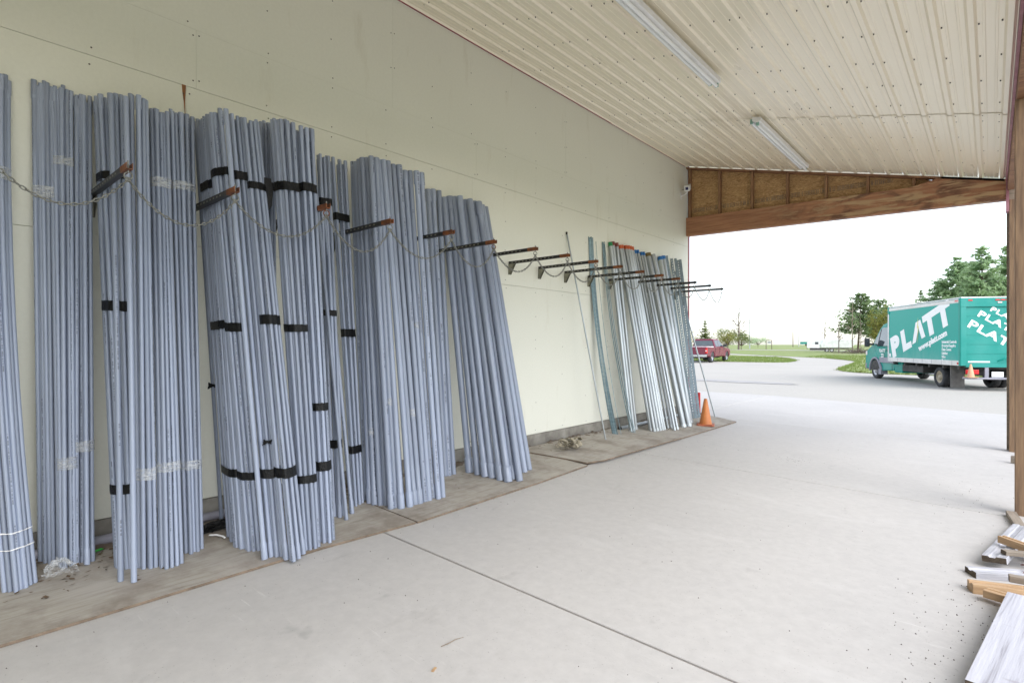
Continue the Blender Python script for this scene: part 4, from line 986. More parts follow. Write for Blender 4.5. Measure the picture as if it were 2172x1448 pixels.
o = m.build('metal_strap', 'cap_maroon'); tag(o, 'curved dark strapping loop between the white and fresh boards', 'strapping')
# ------------------------------------------------------------------ vehicles (local frame: x forward, y left, z up)
def wheel(parent, x, y, r, wd, rim_mat, side, r_rim=.6, holes=6, dual=False):
    # side: +1 left, -1 right
    w_ = MB().lathe([(r * .62, -wd / 2), (r * .93, -wd / 2), (r, -wd / 2 + .03), (r, wd / 2 - .03), (r * .93, wd / 2), (r * .62, wd / 2), (r * .60, 0)], (x, y, r), 28, 'y').build('wheel', 'rubber', parent, world=False)
    m = MB(); yo = side * (wd / 2 - .02); q = -1 if dual else 1
    m.lathe([(r * .62, y + yo), (r * .56, y + yo - side * .015), (r * .5, y + yo - side * (.10 if dual else .035)), (r * .24, y + yo - side * (.10 if dual else .02)), (r * .20, y + yo + side * .012), (0, y + yo + side * .015)], (x, 0, r), 24, 'y')
    m.build('rim', rim_mat, w_, world=False)
    m = MB()
    for k in range(holes):
        a = 2 * math.pi * k / holes + .3; cx, cz = x + r * .37 * math.cos(a), r + r * .37 * math.sin(a); yy = y + yo - side * (.088 if dual else .018)
        m.add([(cx + r * .065 * math.cos(b), yy, cz + r * .065 * math.sin(b)) for b in [i * math.pi / 4 for i in range(8)]], [tuple(range(8))])
    tag(m.build('rim_holes', 'rubber', w_, world=False), kind='stuff')
    return w_
def arch_poly(x0, x1, zb, zt, cx, r, n=10):
    pts = []
    for k in range(n + 1):
        a = math.pi - math.pi * k / n; pts.append((cx + r * math.cos(a), zb + max(0, r * math.sin(a))))
    return pts
def place_text(txt, size, origin, xdir, ydir, parent, mat, bold=.0, name='lettering', shear=0, xs=1.0, gap=1.0):
    me = text_mesh(txt, size, bold, .002, shear=shear, gap=gap); me.materials.append(MATS[mat]); me.name = name
    x = Vector(xdir).normalized(); y = Vector(ydir); y = (y - x * y.dot(x)).normalized(); z = x.cross(y)
    Mx = Matrix((x * xs, y, z)).transposed().to_4x4(); Mx.translation = Vector(origin)
    me.transform(Mx); return link(name, me, parent, world=False)
def box_truck():
    e = empty('box_truck', (-.51, 24.19, -.05), 'teal and white box truck with PLATT lettering parked beyond the shed', 'truck', rz=math.atan2(.868, -.495))
    X0, X1, W, Z0, Z1 = -1.55, 3.28, 1.13, .80, 2.94
    body = MB().box(X0 + .05, X1, -W + .004, W - .004, Z0 + .02, Z1 - .02).build('cargo_box', 'truck_teal', e, world=False)
    MB().box(X0 + .06, X1 - .06, W - .003, W + .004, Z0 + .13, Z1 - .15).build('side_panel', 'side_teal', body, world=False)
    MB().box(X0 + .06, X1 - .06, -W - .004, -W + .003, Z0 + .13, Z1 - .15).build('side_panel', 'side_teal', body, world=False)
    for s in (1, -1):
        ya, yb = sorted((s * (W - .002), s * (W + .016)))
        MB().box(X0 + .10, X1 - .02, ya, yb, Z1 - .16, Z1 - .045).build('top_rail', 'rail_white', body, world=False, bevel=.006)
        MB().box(X0 + .02, X1 - .0, ya, yb, Z0 - .02, Z0 + .14).build('bottom_rail', 'rail_white', body, world=False, bevel=.006)
        MB().box(X1 - .075, X1 + .02, ya - .004, yb + .004, Z0 - .018, Z1 - .28).build('front_post', 'aluminium', body, world=False, bevel=.01)
        MB().box(X1 - .10, X1 + .03, ya - .005, yb + .005, Z1 - .28, Z1 + .01).build('corner_cap', 'truck_teal', body, world=False, bevel=.03)
        MB().box(X0 - .01, X0 + .10, ya - .004, yb + .004, Z0 - .018, Z1 - .01).build('rear_post', 'truck_teal', body, world=False, bevel=.01)
        MB().box(X0 + .12, X0 + .30, yb if s > 0 else ya - .006, yb + .006 if s > 0 else ya, Z1 - .12, Z1 - .075).build('marker_lamp', 'lamp_red', body, world=False)
        MB().box(X0 + .10, X0 + .18, yb if s > 0 else ya - .006, yb + .006 if s > 0 else ya, Z0 + .02, Z0 + .08).build('marker_lamp', 'lamp_red', body, world=False)
        for k in range(8):
            xk = X0 + .45 + k * .6
            MB().box(xk, xk + .012, yb if s > 0 else ya - .003, yb + .003 if s > 0 else ya, Z0 - .01, Z0 + .13).build('rail_joint', 'trim_grey', body, world=False)
    MB().box(X0 - .01, X1 + .02, -W - .01, W + .01, Z1 - .03, Z1 + .012).build('roof', 'aluminium', body, world=False, bevel=.008)
    # rear frame and roll-up door
    MB().box(X0 - .012, X0 + .08, -W - .01, W + .01, Z1 - .30, Z1 - .02).build('rear_header', 'door_teal', body, world=False, bevel=.01)
    for s in (1, -1):
        ya, yb = sorted((s * (W - .14), s * (W + .012))); MB().box(X0 - .014, X0 + .08, ya, yb, Z0 - .02, Z1 - .302).build('rear_jamb', 'door_teal', body, world=False, bevel=.01)
    MB().box(X0 - .012, X0 + .08, -W + .142, W - .142, Z0 - .06, Z0 + .06).build('rear_sill', 'door_teal', body, world=False)
    door = MB().box(X0 + .050, X0 + .06, -W + .14, W - .14, Z0 + .05, Z1 - .30).build('roll_door', 'door_teal', body, world=False)
    nP = 6; hz = (Z1 - .30 - Z0 - .06) / nP
    for k in range(nP):
        MB().box(X0 + .036, X0 + .050, -W + .145, W - .145, Z0 + .062 + k * hz, Z0 + .062 + (k + 1) * hz - .006).build('door_panel', 'door_teal', body, world=False)
    for y in (W - .25, .14, 0, -.14, -W + .25): MB().box(X0 - .024, X0 - .0125, y - .06, y + .06, Z1 - .115, Z1 - .07).build('marker_lamp', 'lamp_red', body, world=False, bevel=.004)
    MB().box(X0 - .03, X0 - .0125, .02, .14, Z1 - .19, Z1 - .15).build('dome_lamp', 'lamp_white', body, world=False, bevel=.01)
    MB().tube([(X0 + .03, .10, Z0 + .14), (X0 - .02, .05, Z0 + .17), (X0 - .02, -.10, Z0 + .24), (X0 - .02, -.18, Z0 + .20), (X0 + .03, -.2, Z0 + .14)], .014, 8).build('door_handle', 'truck_teal', body, world=False)
    # side lettering: baseline rises towards the rear; on the left side the text runs from front to rear (local -x)
    yS = W + .006; a = R(17.5)
    xd = (-math.cos(a), 0, math.sin(a)); yd = (-math.sin(a) * .45, 0, math.cos(a))
    def at(s_, z): return (X1 - s_, yS, z)
    sz = .98; o0 = Vector(at(.38, .98)); d = Vector(xd)
    adv = 0
    for ch, wd_ in (('P', .84), ('L', .72), ('A', .95), ('T', .84), ('T', .8)):
        p = o0 + d * adv
        if ch == 'A':
            yy = Vector((-.16, 0, 1)); H_ = .64
            m = MB()
            def q(u, v): return tuple(p + d * u + Vector((-.0 - math.sin(a) * .0, 0, 1)) * v + Vector((0, .0, 0)))
            poly = [(-.02, .0), (.22, .72), (.56, .72), (.92, .0), (.66, .0), (.43, .46), (.24, .0)]
            n = len(poly); vs = [q(*t_) for t_ in poly]; vs2 = [(x, y + .003, z) for x, y, z in vs]
            m.add(vs2, [tuple(range(n))]); m.build('lettering', 'vinyl_white', e, world=False)
            m = MB(); vs = [q(u, v) for (u, v) in ((.40, .86), (.33, .48), (.39, .49), (.36, -.10), (.45, .52), (.40, .51))]
            m.add([(x, y + .006, z) for x, y, z in vs], [(0, 1, 2, 5), (2, 3, 4)]); m.build('lightning_flash', 'vinyl_yellow', e, world=False)
        else:
            place_text(ch, sz, p, xd, (.10 * 0, 0, 1), e, 'vinyl_white', bold=.075, xs=1.22 if ch != 'T' else 1.2)
        adv += wd_ * 1.02
    place_text('www.platt.com', .27, Vector(at(2.35, 1.22)), xd, (0, 0, 1), e, 'vinyl_white', bold=.016, xs=1.1)
    for k, tx in enumerate(('Industrial Controls', 'Electrical Supplies', 'Data Comm', 'Lighting', 'Wire', 'Tools')):
        place_text(tx, .125, Vector(at(3.78, 1.50 - k * .125)), (-1, 0, 0), (0, 0, 1), e, 'vinyl_white', bold=.004, xs=.86)
    MB().box(X1 - .22, X1 - .09, W + .004, W + .007, Z0 + .17, Z0 + .29).build('white_decal', 'vinyl_white', e, world=False)
    # rear lettering, falling to the right
    for (s_, y0, z0) in ((.35, .96, 2.04), (.28, .68, 2.37), (.21, .33, 2.53)):
        b = R(-31); place_text('PLATT', s_, Vector((X0 + .034, y0, z0)), (0, -math.cos(b), math.sin(b)), (0, .0, 1), e, 'vinyl_white', bold=.032 * s_, xs=1.5, gap=1.12)
    b = R(-24); place_text('www.platt.com', .14, Vector((X0 + .034, -.02, 1.62)), (0, -math.cos(b), math.sin(b)), (0, 0, 1), e, 'vinyl_white', bold=.004, xs=1.3)
    MB().box(X0 + .030, X0 + .0345, .32, .92, Z0 + .085, Z0 + .13).build('white_decal', 'vinyl_white', e, world=False)
    # chassis
    MB().box(-1.5, 5.0, -.45, -.33, .46, .66).build('frame_rail', 'dark_under', e, world=False); MB().box(-1.5, 5.0, .33, .45, .46, .66).build('frame_rail', 'dark_under', e, world=False)
    for k in range(6): MB().box(-1.35 + k * .85, -1.25 + k * .85, -W + .05, W - .05, .665, .79).build('cross_member', 'dark_under', e, world=False)
    MB().box(1.0, 2.5, .55, .98, .42, .68).build('tool_box', 'dark_under', e, world=False, bevel=.02)
    MB().box(2.55, 3.20, -.95, .95, .34, .79).build('cab_skirt', 'truck_teal', e, world=False, bevel=.03)
    for s in (1, -1):
        wheel(e, 0, s * .86, .345, .22, 'rim_cream', s, dual=True); wheel(e, 0, s * .60, .345, .2, 'rubber', s)
        wheel(e, 4.85, s * .86, .36, .225, 'aluminium', s)
        ya, yb = sorted((s * .66, s * 1.06)); MB().box(-.86, -.83, ya, yb, .05, .79).build('mud_flap', 'mud_flap', e, world=False)
        ya, yb = sorted((s * .62, s * .98)); MB().box(X0 + .02, X0 + .06, ya, yb, .52, .66).build('tail_lamp', 'lamp_red', e, world=False, bevel=.01)
    MB().box(X0 - .22, X0 + .10, -1.05, 1.05, .37, .42).build('rear_step', 'trim_grey', e, world=False, bevel=.008)
    for y in (.42, -.42): MB().box(X0 - .0, X0 + .05, y - .05, y + .05, .42, .80).build('step_bracket', 'trim_grey', e, world=False)
    MB().box(X0 - .02, X0 - .01, -.02, .30, .44, .60).build('licence_plate', 'vinyl_white', e, world=False)
    # cab
    prof = [(3.36, .40), (3.9, .36), (3.96, .40), (4.02, .62), (4.20, .80), (4.42, .85), (4.64, .80), (4.80, .62), (4.86, .42), (5.30, .40), (5.40, .55), (5.38, 1.0), (5.28, 1.17), (4.92, 1.36), (4.72, 1.50), (4.32, 2.10), (4.10, 2.30), (3.85, 2.38), (3.36, 2.40)]
    def halfw(z): return .97 if z < 1.25 else .97 - (z - 1.25) * .17
    m = MB(); n = len(prof)
    vs = [(x, halfw(z), z) for x, z in prof] + [(x, -halfw(z), z) for x, z in prof]
    m.add(vs, [tuple(range(n))[::-1], tuple(range(n, 2 * n))] + [(i, (i + 1) % n, n + (i + 1) % n, n + i) for i in range(n)])
    cab = m.build('cab', 'truck_teal', e, world=False, bevel=.035)
    for s in (1, -1):
        g = [(3.52, 1.40), (4.20, 1.38), (4.62, 1.50), (4.22, 2.08), (4.02, 2.16), (3.52, 2.18)]
        m = MB(); vs = [(x, s * (halfw(z) + .004), z) for x, z in g]; m.add(vs, [tuple(range(6))]); m.build('side_window', 'auto_glass', cab, world=False)
        m = MB(); vs = [(x, s * (halfw(z) + .008), z) for x, z in ((4.20, 1.38), (4.26, 1.38), (4.20, 2.09), (4.14, 2.11))]; m.add(vs, [(0, 1, 2, 3)]); m.build('window_post', 'dark_under', cab, world=False)
        ya, yb = sorted((s * .966, s * .992)); MB().box(3.37, 4.0, ya, yb, .70, .92).build('rub_strip', 'trim_grey', cab, world=False, bevel=.008)
        m = MB(); pts = [(4.42 + .50 * math.cos(R(t)), s * .975, .36 + .52 * math.sin(R(t))) for t in range(-5, 190, 13)]; m.tube(pts, .045, 8); m.build('wheel_arch', 'trim_grey', cab, world=False)
        m = MB(); vs = [(4.42 + .43 * math.cos(R(t)), s * .974, .36 + .43 * math.sin(R(t))) for t in range(0, 181, 15)]; k = len(vs); m.add(vs, [tuple(range(k))]); m.build('wheel_well', 'dark_under', cab, world=False)
        MB().box(4.52, 4.66, *sorted((s * .98, s * 1.16)), 1.42, 1.50).build('mirror_arm', 'rubber', cab, world=False)
        MB().box(4.58, 4.70, *sorted((s * 1.10, s * 1.30)), 1.36, 1.72).build('mirror', 'rubber', cab, world=False, bevel=.04)
        MB().box(4.572, 4.58, *sorted((s * 1.125, s * 1.275)), 1.40, 1.68).build('mirror_glass', 'auto_glass', cab, world=False)
        MB().box(3.50, 3.66, *sorted((s * .972, s * .995)), 1.18, 1.23).build('door_handle', 'dark_under', cab, world=False, bevel=.006)
        MB().box(3.44, 3.448, *sorted((s * .970, s * .975)), .42, 1.38).build('door_gap', 'dark_under', cab, world=False)
        MB().box(5.20, 5.36, *sorted((s * .80, s * .98)), .98, 1.16).build('headlamp', 'lamp_white', cab, world=False, bevel=.03)
        MB().box(3.9, 4.05, *sorted((s * .75, s * 1.0)), .20, .42).build('splash_guard', 'trim_grey', cab, world=False)
    m = MB(); g = [(4.70, 1.52), (4.33, 2.07)]; vs = []
    for x, z in g: vs += [(x + .02, halfw(z) - .08, z + .012), (x + .02, -halfw(z) + .08, z + .012)]
    m.add(vs, [(0, 1, 3, 2)]); m.build('windscreen', 'auto_glass', cab, world=False)
    MB().box(5.20, 5.43, -.97, .97, .38, .66).build('front_bumper', 'trim_grey', cab, world=False, bevel=.04)
    place_text('PLATT', .19, (4.02, .979, 1.13), (-1, 0, 0), (0, 0, 1), cab, 'vinyl_white', bold=.006, xs=.52)
    for k in range(4): MB().box(3.82 - .015 * (k % 2), 3.94 - .015 * (k % 2), .972, .976, 1.04 - k * .06, 1.07 - k * .06).build('small_print', 'vinyl_white', cab, world=False)
    def fx(x): return x + .43 if x >= 4.0 else 3.18 + (x - 3.36) * (4.43 - 3.18) / .64
    for o in [cab] + list(cab.children):
        for v in o.data.vertices: v.co.x = fx(v.co.x)
    return e
tr = box_truck()
# pale cone on the truck's rear step
Mw = Matrix.Translation((-.51, 24.19, -.05)) @ Matrix.Rotation(math.atan2(.868, -.495), 4, 'Z')
e = empty('traffic_cone', Mw @ Vector((-1.68, .93, .42)), 'sun-bleached traffic cone on the rear step of the box truck', 'traffic cone', rz=R(120))
m = MB(); m.lathe([(.10, .02), (.022, .42), (.0, .425)], n=18); m.build('body', 'cone_pale', e, world=False)
MB().box(-.14, .14, -.14, .14, 0, .02).build('base', 'cone_pale', e, world=False, bevel=.006)

def pickup():
    e = empty('pickup_truck', (-17.75, 43.3, -.05), 'dark red pickup truck seen from behind, parked at the grass edge', 'pickup', rz=R(92.6))
    W = .98
    def shell(name, prof, w0, w1, zs, mat, parent, bev=.05):
        m = MB(); n = len(prof)
        def hw(z): return w0 + (w1 - w0) * min(max((z - zs[0]) / (zs[1] - zs[0]), 0), 1)
        m.add([(x, hw(z), z) for x, z in prof] + [(x, -hw(z), z) for x, z in prof], [tuple(range(n))[::-1], tuple(range(n, 2 * n))] + [(i, (i + 1) % n, n + (i + 1) % n, n + i) for i in range(n)])
        return m.build(name, mat, parent, world=False, bevel=bev)
    def arch(cx, r): return [(cx + r * math.cos(R(t)), .42 + r * math.sin(R(t))) for t in range(180, -1, -20)]
    body = [(-1.22, .62), (-1.20, .55), (-.55, .52)] + arch(0, .50) + [(.6, .48), (3.0, .48)] + arch(3.6, .50) + [(4.2, .50), (4.50, .55), (4.55, .85), (4.45, 1.08), (3.3, 1.20), (3.0, 1.24), (.62, 1.22), (-1.18, 1.26), (-1.25, 1.2)]
    b = shell('body', body, W, W - .03, (.5, 1.3), 'pickup_red', e)
    cabp = [(.70, 1.20), (3.05, 1.20), (2.55, 1.62), (2.15, 1.85), (1.9, 1.90), (.95, 1.90), (.80, 1.84)]
    cb = shell('cab', cabp, W - .02, .72, (1.2, 1.9), 'pickup_red', e, .04)
    def hw(z): return (W - .02) + (.72 - W + .02) * (z - 1.2) / .7
    for s in (1, -1):
        for g in ([(.92, 1.28), (1.62, 1.28), (1.62, 1.78), (1.0, 1.78)], [(1.70, 1.28), (2.75, 1.28), (2.42, 1.62), (2.12, 1.78), (1.70, 1.78)]):
            m = MB(); k = len(g); m.add([(x, s * (hw(z) + .006), z) for x, z in g], [tuple(range(k))]); m.build('side_window', 'auto_glass', cb, world=False)
        wheel(e, 0, s * .83, .40, .27, 'chrome', s); wheel(e, 3.6, s * .83, .40, .27, 'chrome', s)
        m = MB(); m.tube([(x_, s * .975, z_) for x_, z_ in arch(0, .51)], .035, 6); m.build('wheel_arch', 'pickup_red', e, world=False)
        m = MB(); m.tube([(x_, s * .975, z_) for x_, z_ in arch(3.6, .51)], .035, 6); m.build('wheel_arch', 'pickup_red', e, world=False)
        for cx_ in (0, 3.6):
            m = MB(); vs = [(x_, s * .955, z_) for x_, z_ in arch(cx_, .495)]; k = len(vs); m.add(vs, [tuple(range(k))]); m.build('wheel_well', 'dark_under', e, world=False)
        t = MB().box(-1.275, -1.12, *sorted((s * .83, s * .985)), .74, 1.16).build('tail_lamp', 'lamp_red', e, world=False, bevel=.03)
        MB().box(-1.282, -1.274, *sorted((s * .85, s * .97)), .90, .98).build('reverse_lamp', 'lamp_white', t, world=False)
        MB().box(2.62, 2.80, *sorted((s * .96, s * 1.22)), 1.25, 1.45).build('mirror', 'rubber', e, world=False, bevel=.03)
        MB().box(.655, .663, *sorted((s * .972, s * .984)), .52, 1.2).build('door_gap', 'dark_under', e, world=False)
        MB().box(1.70, 1.708, *sorted((s * .972, s * .984)), .52, 1.2).build('door_gap', 'dark_under', e, world=False)
        for xx in (.85, 1.9): MB().box(xx, xx + .16, *sorted((s * .972, s * .995)), 1.06, 1.10).build('door_handle', 'dark_under', e, world=False)
    m = MB(); m.add([(.735, y, z) for y, z in ((-.80, 1.32), (.80, 1.32), (.68, 1.76), (-.68, 1.76))], [(0, 1, 2, 3)])
    for v in range(4): m.v[v] = (.735 + (m.v[v][2] - 1.3) * .10 - .02, m.v[v][1], m.v[v][2])
    m.build('rear_window', 'auto_glass', cb, world=False)
    MB().box(.0, .5, -.9, .9, 1.30, 1.34)
    MB().box(-1.15, .62, -.88, .88, 1.225, 1.285).build('bed_cover', 'vinyl_white', e, world=False, bevel=.02)
    MB().box(-1.285, -1.235, -.82, .82, .66, 1.22).build('tailgate', 'pickup_red', e, world=False, bevel=.02)
    MB().box(-1.44, -1.20, -.97, .97, .46, .66).build('rear_bumper', 'chrome', e, world=False, bevel=.04)
    MB().box(-.9, 3.2, -.5, .5, .34, .55).build('underbody', 'dark_under', e, world=False)
    MB().tube([(-1.2, -.45, .38), (0, -.45, .38)], .05, 8).build('exhaust', 'dark_under', e, world=False)
    return e
pickup()

# ------------------------------------------------------------------ trees and far things
def conifer(x, y, h, rad, label, mat='needle_dark', seed=1, base=.12, dens=1.0, pine=False, lean=0, group='conifers'):
    rd = random.Random(seed); e = empty('conifer', (x, y, -.06), label, 'tree', group)
    MB().tube([(0, 0, -.1), (lean * .3, 0, h * .4), (lean, 0, h * .96)], [h * .018, h * .013, h * .003], 8).build('trunk', 'bark', e, world=False)
    m = MB(); bm = MB(); nl = int(26 * dens)
    for i in range(nl):
        t = base + (1 - base) * (i + rd.random()) / nl; z0 = h * t
        prof = (1 - t) ** .75 if not pine else math.sin(min(1, (1 - t) * 1.25 + .12) * math.pi * .55) * (.75 + .5 * rd.random())
        L = rad * max(.08, prof) * rd.uniform(.65, 1.15); nb = rd.randint(4, 6)
        a0 = rd.uniform(0, 6.28)
        for k in range(nb):
            a = a0 + 6.28 * k / nb + rd.uniform(-.4, .4); l = L * rd.uniform(.55, 1.1); rise = rd.uniform(-.12, .25) if not pine else rd.uniform(.0, .45)
            d = Vector((math.cos(a), math.sin(a), rise)); o_ = Vector((lean * t, 0, z0))
            bm.tube([o_, o_ + d * l], [h * .003, h * .001], 4, cap=False, smooth=False)
            ns = max(6, int(l * 10 * dens))
            for j in range(ns):
                s_ = (j + rd.random()) / ns
                if pine and s_ < .35: continue
                c = o_ + d * l * s_ + Vector((rd.gauss(0, .09 * l), rd.gauss(0, .09 * l), rd.gauss(0, .06 * l) - .04 * l * s_))
                sz_ = rd.uniform(.15, .32) * (h / 10) ** .5 * (1.35 if pine else 1.0)
                for q in range(3):
                    u = Vector((rd.gauss(0, 1), rd.gauss(0, 1), rd.gauss(0, .55))).normalized() * sz_; v = Vector((rd.gauss(0, 1), rd.gauss(0, 1), rd.gauss(0, .5))).normalized() * sz_ * .45
                    m.add([c - u * .5, c + u * .9 + v, c + u * .7 - v], [(0, 1, 2)])
    tag(m.build('crown', mat, e, world=False), kind='stuff'); tag(bm.build('branches', 'bark', e, world=False), kind='stuff'); return e
def broad(x, y, h, rad, label, mat, seed, dens=1.0, group='shrubs by the pickup', trunk_h=.2):
    rd = random.Random(seed); e = empty('shrub', (x, y, -.06), label, 'shrub', group); m = MB(); bm = MB()
    bm.tube([(0, 0, -.1), (0, 0, h * .5)], [h * .02, h * .01], 6)
    for b in range(int(26 * dens)):
        a = rd.uniform(0, 6.28); el = rd.uniform(-.1, 1.4); l = rd.uniform(.4, 1) ; c0 = Vector((math.cos(a) * math.cos(el) * rad * l, math.sin(a) * math.cos(el) * rad * l, h * (trunk_h + (1 - trunk_h) * (.25 + .7 * math.sin(el) * l))))
        bm.tube([(0, 0, h * .2), tuple(c0)], [h * .008, h * .003], 4, cap=False, smooth=False)
        for k in range(int(60 * dens)):
            c = c0 + Vector((rd.gauss(0, .2 * rad), rd.gauss(0, .2 * rad), rd.gauss(0, .10 * h)))
            s_ = rd.uniform(.05, .12) * h ** .6; u = Vector((rd.gauss(0, 1), rd.gauss(0, 1), rd.gauss(0, 1))).normalized() * s_; v = Vector((rd.gauss(0, 1), rd.gauss(0, 1), rd.gauss(0, 1))).normalized() * s_ * .6
            m.add([c - u, c + v, c + u], [(0, 1, 2)])
    tag(m.build('crown', mat, e, world=False), kind='stuff'); tag(bm.build('stems', 'bark', e, world=False), kind='stuff'); return e
def bare(x, y, h, spread, label, seed, mat='twig_grey', thick=.012, depth=4, group='bare trees'):
    rd = random.Random(seed); e = empty('bare_tree', (x, y, -.06), label, 'tree', group); m = MB(); tr_ = MB()
    tr_.tube([(0, 0, -.1), (rd.uniform(-.1, .1), 0, h * .5), (rd.uniform(-.2, .2), 0, h)], [h * thick, h * thick * .6, h * .0015], 7).build('trunk', mat, e, world=False)
    def br(p, d, l, r, k):
        q = p + d * l; m.tube([p, p + d * l * .5 + Vector((rd.gauss(0, .04), rd.gauss(0, .04), .02)) * l, q], [r, max(r * .75, .014), max(r * .45, .012)], 4, cap=False, smooth=False)
        if k > 0:
            for i in range(rd.randint(2, 4)):
                s_ = rd.uniform(.35, 1); nd = (d + Vector((rd.gauss(0, .5), rd.gauss(0, .5), rd.gauss(.1, .35)))).normalized(); br(p + d * l * s_, nd, l * rd.uniform(.4, .7), r * .5, k - 1)
    for i in range(14):
        t = rd.uniform(.22, .95); a = rd.uniform(0, 6.28); el = rd.uniform(.5, 1.1)
        br(Vector((0, 0, h * t)), Vector((math.cos(a) * math.cos(el), math.sin(a) * math.cos(el), math.sin(el))), spread * h * (1.1 - t) * rd.uniform(.6, 1.1), h * thick * .36 * (1.1 - t) + .03, depth - 1)
    tag(m.build('branches', mat, e, world=False), kind='stuff'); return e
conifer(-19.4, 123.4, 11.2, 4.4, 'tall dark pine left of the truck cab, spreading to the left', 'needle_dark', 3, .30, 1.15, True, .6)
conifer(-16.2, 127, 10.0, 4.0, 'dark pine directly behind the truck cab', 'needle_dark', 4, .28, 1.1, True)
broad(-14.2, 111.8, 8.0, 1.9, 'thin yellow-green tree between the dark pine and the truck cab', 'leaf_yellow', 8, .9, 'trees behind the truck', .15)
bare(-18.6, 113, 10.4, .16, 'leafless pale trunk in front of the dark pine', 21, 'bark_pale', .011, 3)
bare(-17.0, 110.5, 7.4, .13, 'slim slanted pale trunk in front of the dark pine', 22, 'bark_pale', .009, 2)
conifer(-10.9, 139.7, 12.8, 3.2, 'small pointed spruce peeking over the truck box', 'needle_dark', 5, .1, 1.0)
for i, (x, y, h, rd_) in enumerate([(-5.6, 100, 10.6, 3.0), (-3.6, 99, 13.6, 3.2), (-.9, 92, 13.6, 3.3), (1.9, 94, 14.2, 3.4), (-2.4, 108, 13.6, 3.2)]):
    conifer(x, y, h, rd_, ['shortest green pine, left edge of the group behind the box truck', 'green pine with rounded top, second in the group behind the box truck', 'tallest green pine behind the box truck', 'green pine cut by the near timber post', 'green pine filling the middle of the group behind the box truck'][i], 'needle_mid', 40 + i, .22, 1.25, True, group='pines behind the box truck')
conifer(-60.5, 150.8, 8.2, 3.6, 'olive green conifer above the pickup roof', 'leaf_olive', 9, .08, 1.0)
broad(-66, 152, 5.6, 4.0, 'pale yellow shrub left of the olive conifer', 'leaf_yellow', 10, .9)
broad(-57.4, 160, 6.2, 4.2, 'dark green shrub right of the olive conifer', 'leaf_olive', 11, 1.0)
broad(-54.8, 152, 5.4, 3.6, 'yellow-green shrub above the pickup bonnet', 'leaf_yellow', 12, .9)
broad(-53.0, 158, 5.2, 3.2, 'olive shrub beside the bare tree trunk', 'leaf_olive', 13, 1.0)
broad(-90.4, 294.6, 5.8, 5.6, 'round dark green juniper alone on the far field', 'needle_mid', 14, 1.2, 'shrubs far away')
bare(-53.4, 157.1, 11.6, .42, 'leafless spreading tree right of the pickup', 15, 'twig_grey', .024, 4)
bare(-25.8, 127, 8.3, .14, 'slender leafless sapling beside the white trailer, left one', 16, 'twig_grey', .012, 3)
bare(-19.7, 107.4, 7.4, .13, 'slender leafless sapling in front of the white trailer', 17, 'twig_grey', .012, 3)
# brush pile
e = empty('brush_pile', (-16.0, 104, -.05), 'low heap of cut branches under the dark pines', 'brush pile'); rd = random.Random(5); m = MB()
for i in range(160):
    a = rd.uniform(0, 6.28); c = Vector((rd.gauss(0, 1.9), rd.gauss(0, .8), abs(rd.gauss(.2, .3)))); d = Vector((math.cos(a), math.sin(a) * .6, rd.gauss(0, .3))) * rd.uniform(.3, 1.0); m.tube([c - d, c + d], rd.uniform(.012, .035), 4, cap=False, smooth=False)
tag(m.build('branches', 'twig_grey', e, world=False), kind='stuff')
# far street furniture
def lamp(x, y, h, arm, label):
    e = empty('street_lamp', (x, y, -.1), label, 'street lamp', 'far street lamps'); MB().tube([(0, 0, 0), (0, 0, h)], [.2, .15], 8).build('pole', 'far_steel', e, world=False)
    MB().tube([(0, 0, h), (-arm * .5, 0, h + .35), (-arm, 0, h + .45)], .11, 6).build('arm', 'far_steel', e, world=False); MB().obox((-arm, 0, h + .42), ((1, 0, 0), (0, 1, 0), (0, 0, 1)), (.4, .14, .08)).build('lamp_head', 'far_steel', e, world=False, bevel=.03)
lamp(-62.4, 194.5, 10.6, 2.6, 'street lamp with an arm to the left, beyond the bare tree')
lamp(-90, 372, 15.0, 4.0, 'far street lamp near the teal road sign')
e = empty('utility_pole', (-84, 335, -.1), 'short dark pole left of the teal road sign', 'pole'); MB().tube([(0, 0, 0), (0, 0, 8.5)], .2, 8).build('shaft', 'bark', e, world=False)
e = empty('road_sign', (-78, 340, -.1), 'far teal road sign on two posts', 'sign'); MB().box(-3.5, 3.5, -.05, .05, 1.6, 2.9).build('panel', 'sign_teal', e, world=False)
for s in (-2.4, 2.4): MB().tube([(s, .1, 0), (s, .1, 2.7)], .07, 6).build('post', 'far_steel', e, world=False)
e = empty('sign_frame', (-47, 162.7, -.05), 'empty dark sign frame of two posts on the grass', 'sign frame')
for s in (-.75, .75): MB().box(s - .07, s + .07, -.07, .07, 0, 2.55).build('post', 'bark', e, world=False)
MB().box(-.8, .8, -.05, .05, 2.5, 2.65).build('top_rail', 'bark', e, world=False); MB().box(-.35, .55, -.03, .03, 1.75, 2.25).build('board', 'far_steel', e, world=False)
e = empty('mailbox', (-42.8, 186.8, -.05), 'small mailbox on a post beside the far gravel road', 'mailbox'); MB().box(-.1, .1, -.1, .1, 0, 1.05).build('post', 'bark', e, world=False); MB().lathe([(0, -.55), (.28, -.55), (.28, .55), (0, .55)], (0, 0, 1.25), 12, 'x').build('box', 'bark', e, world=False)
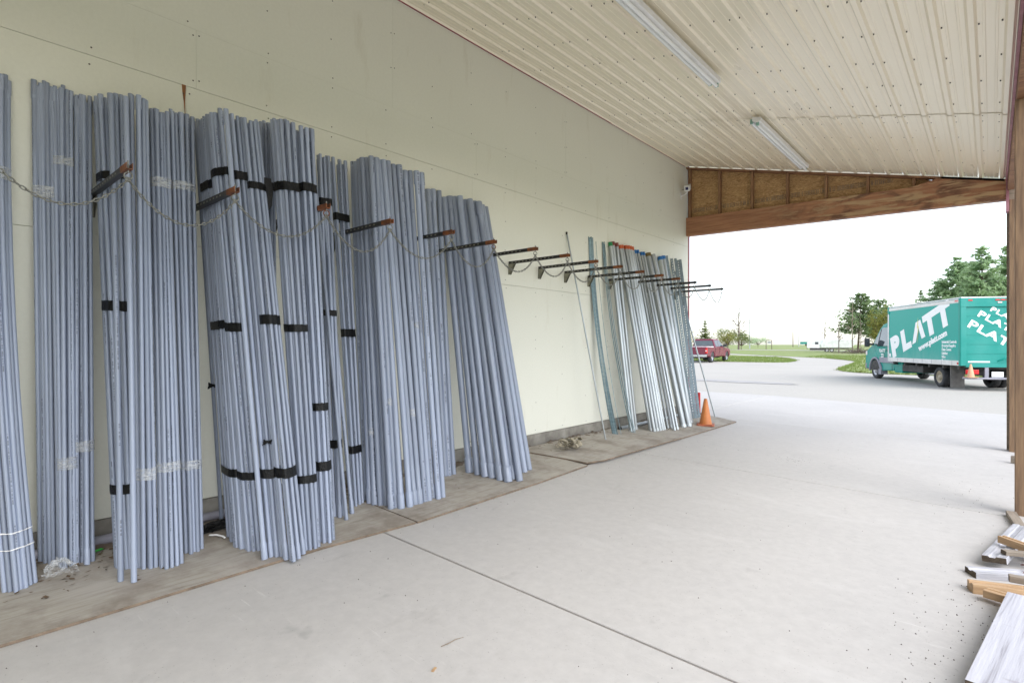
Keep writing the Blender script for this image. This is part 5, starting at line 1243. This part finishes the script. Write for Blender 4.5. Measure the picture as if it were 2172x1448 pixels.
# white trailer and small white vehicle
e = empty('horse_trailer', (-22.6, 120.4, -.05), 'white rounded trailer parked on the far grass beside the pines', 'trailer', rz=R(18))
m = MB(); pr = [(-2.6, .75), (2.4, .75), (3.1, 1.5), (3.0, 2.35), (-1.7, 2.5), (-2.3, 2.2), (-2.7, 1.4)]; m.prism([(x, 0, z) for x, z in pr], (0, -1.1, 0), (0, 1.1, 0)); bt = m.build('body', 'trailer_white', e, world=False, bevel=.12)
for xx in (-1.6, -.8): wheel(e, xx, -.95, .36, .22, 'aluminium', -1)
MB().tube([(2.4, 0, .75), (3.6, 0, .55)], .06, 6).build('hitch', 'dark_under', e, world=False); MB().box(-2.4, 2.2, -1.0, 1.0, .55, .74).build('chassis', 'dark_under', e, world=False)
e = empty('white_shed_trailer', (-30.8, 146, -.05), 'small white boxy trailer with one dark window left of the rounded trailer', 'trailer', rz=R(10))
MB().box(-2.6, 2.6, -1.1, 1.1, .55, 2.5).build('body', 'trailer_white', e, world=False, bevel=.1); MB().box(-.9, -.2, -1.115, -1.10, 1.45, 2.0).build('window', 'auto_glass', e, world=False); MB().box(-2.0, 2.0, -.9, .9, .1, .55).build('chassis', 'dark_under', e, world=False)
# tufts along the grass edges
m = MB(); rd = random.Random(77)
def tuft(x, y, s_):
    for k in range(4):
        a = rd.uniform(0, 6.28); w_ = s_ * .16; d = Vector((math.cos(a), math.sin(a), 0)); n_ = Vector((-d.y, d.x, 0)) * w_
        c = Vector((x, y, -.02)) + d * rd.uniform(0, .05); m.add([c - n_, c + n_, c + d * s_ * rd.uniform(.1, .6) + Vector((0, 0, s_ * rd.uniform(.5, 1)))], [(0, 1, 2)])
def along(pts, per, wd):
    for (a, b) in zip(pts[:-1], pts[1:]):
        L_ = math.dist(a, b)
        for i in range(int(L_ * per)):
            t = rd.random(); tuft(a[0] + (b[0] - a[0]) * t + rd.gauss(0, wd), a[1] + (b[1] - a[1]) * t + rd.gauss(0, wd), rd.uniform(.06, .16))
along(lawn[4:18], 26, .10); along(island[2:13], 20, .10)
def inside(p, poly):
    c = False
    for (x1, y1), (x2, y2) in zip(poly, poly[1:] + poly[:1]):
        if (y1 > p[1]) != (y2 > p[1]) and p[0] < (x2 - x1) * (p[1] - y1) / (y2 - y1) + x1: c = not c
    return c
for i in range(9000):
    p = (rd.uniform(-16, 8), rd.uniform(32, 80))
    if inside(p, lawn): tuft(p[0], p[1], rd.uniform(.08, .2))
for i in range(3000):
    p = (rd.uniform(-24, -12), rd.uniform(45, 66))
    if inside(p, island): tuft(p[0], p[1], rd.uniform(.08, .2))
m.f = [f for f in m.f]
tag(m.build('grass_tufts', 'grass_blade'), kind='stuff')
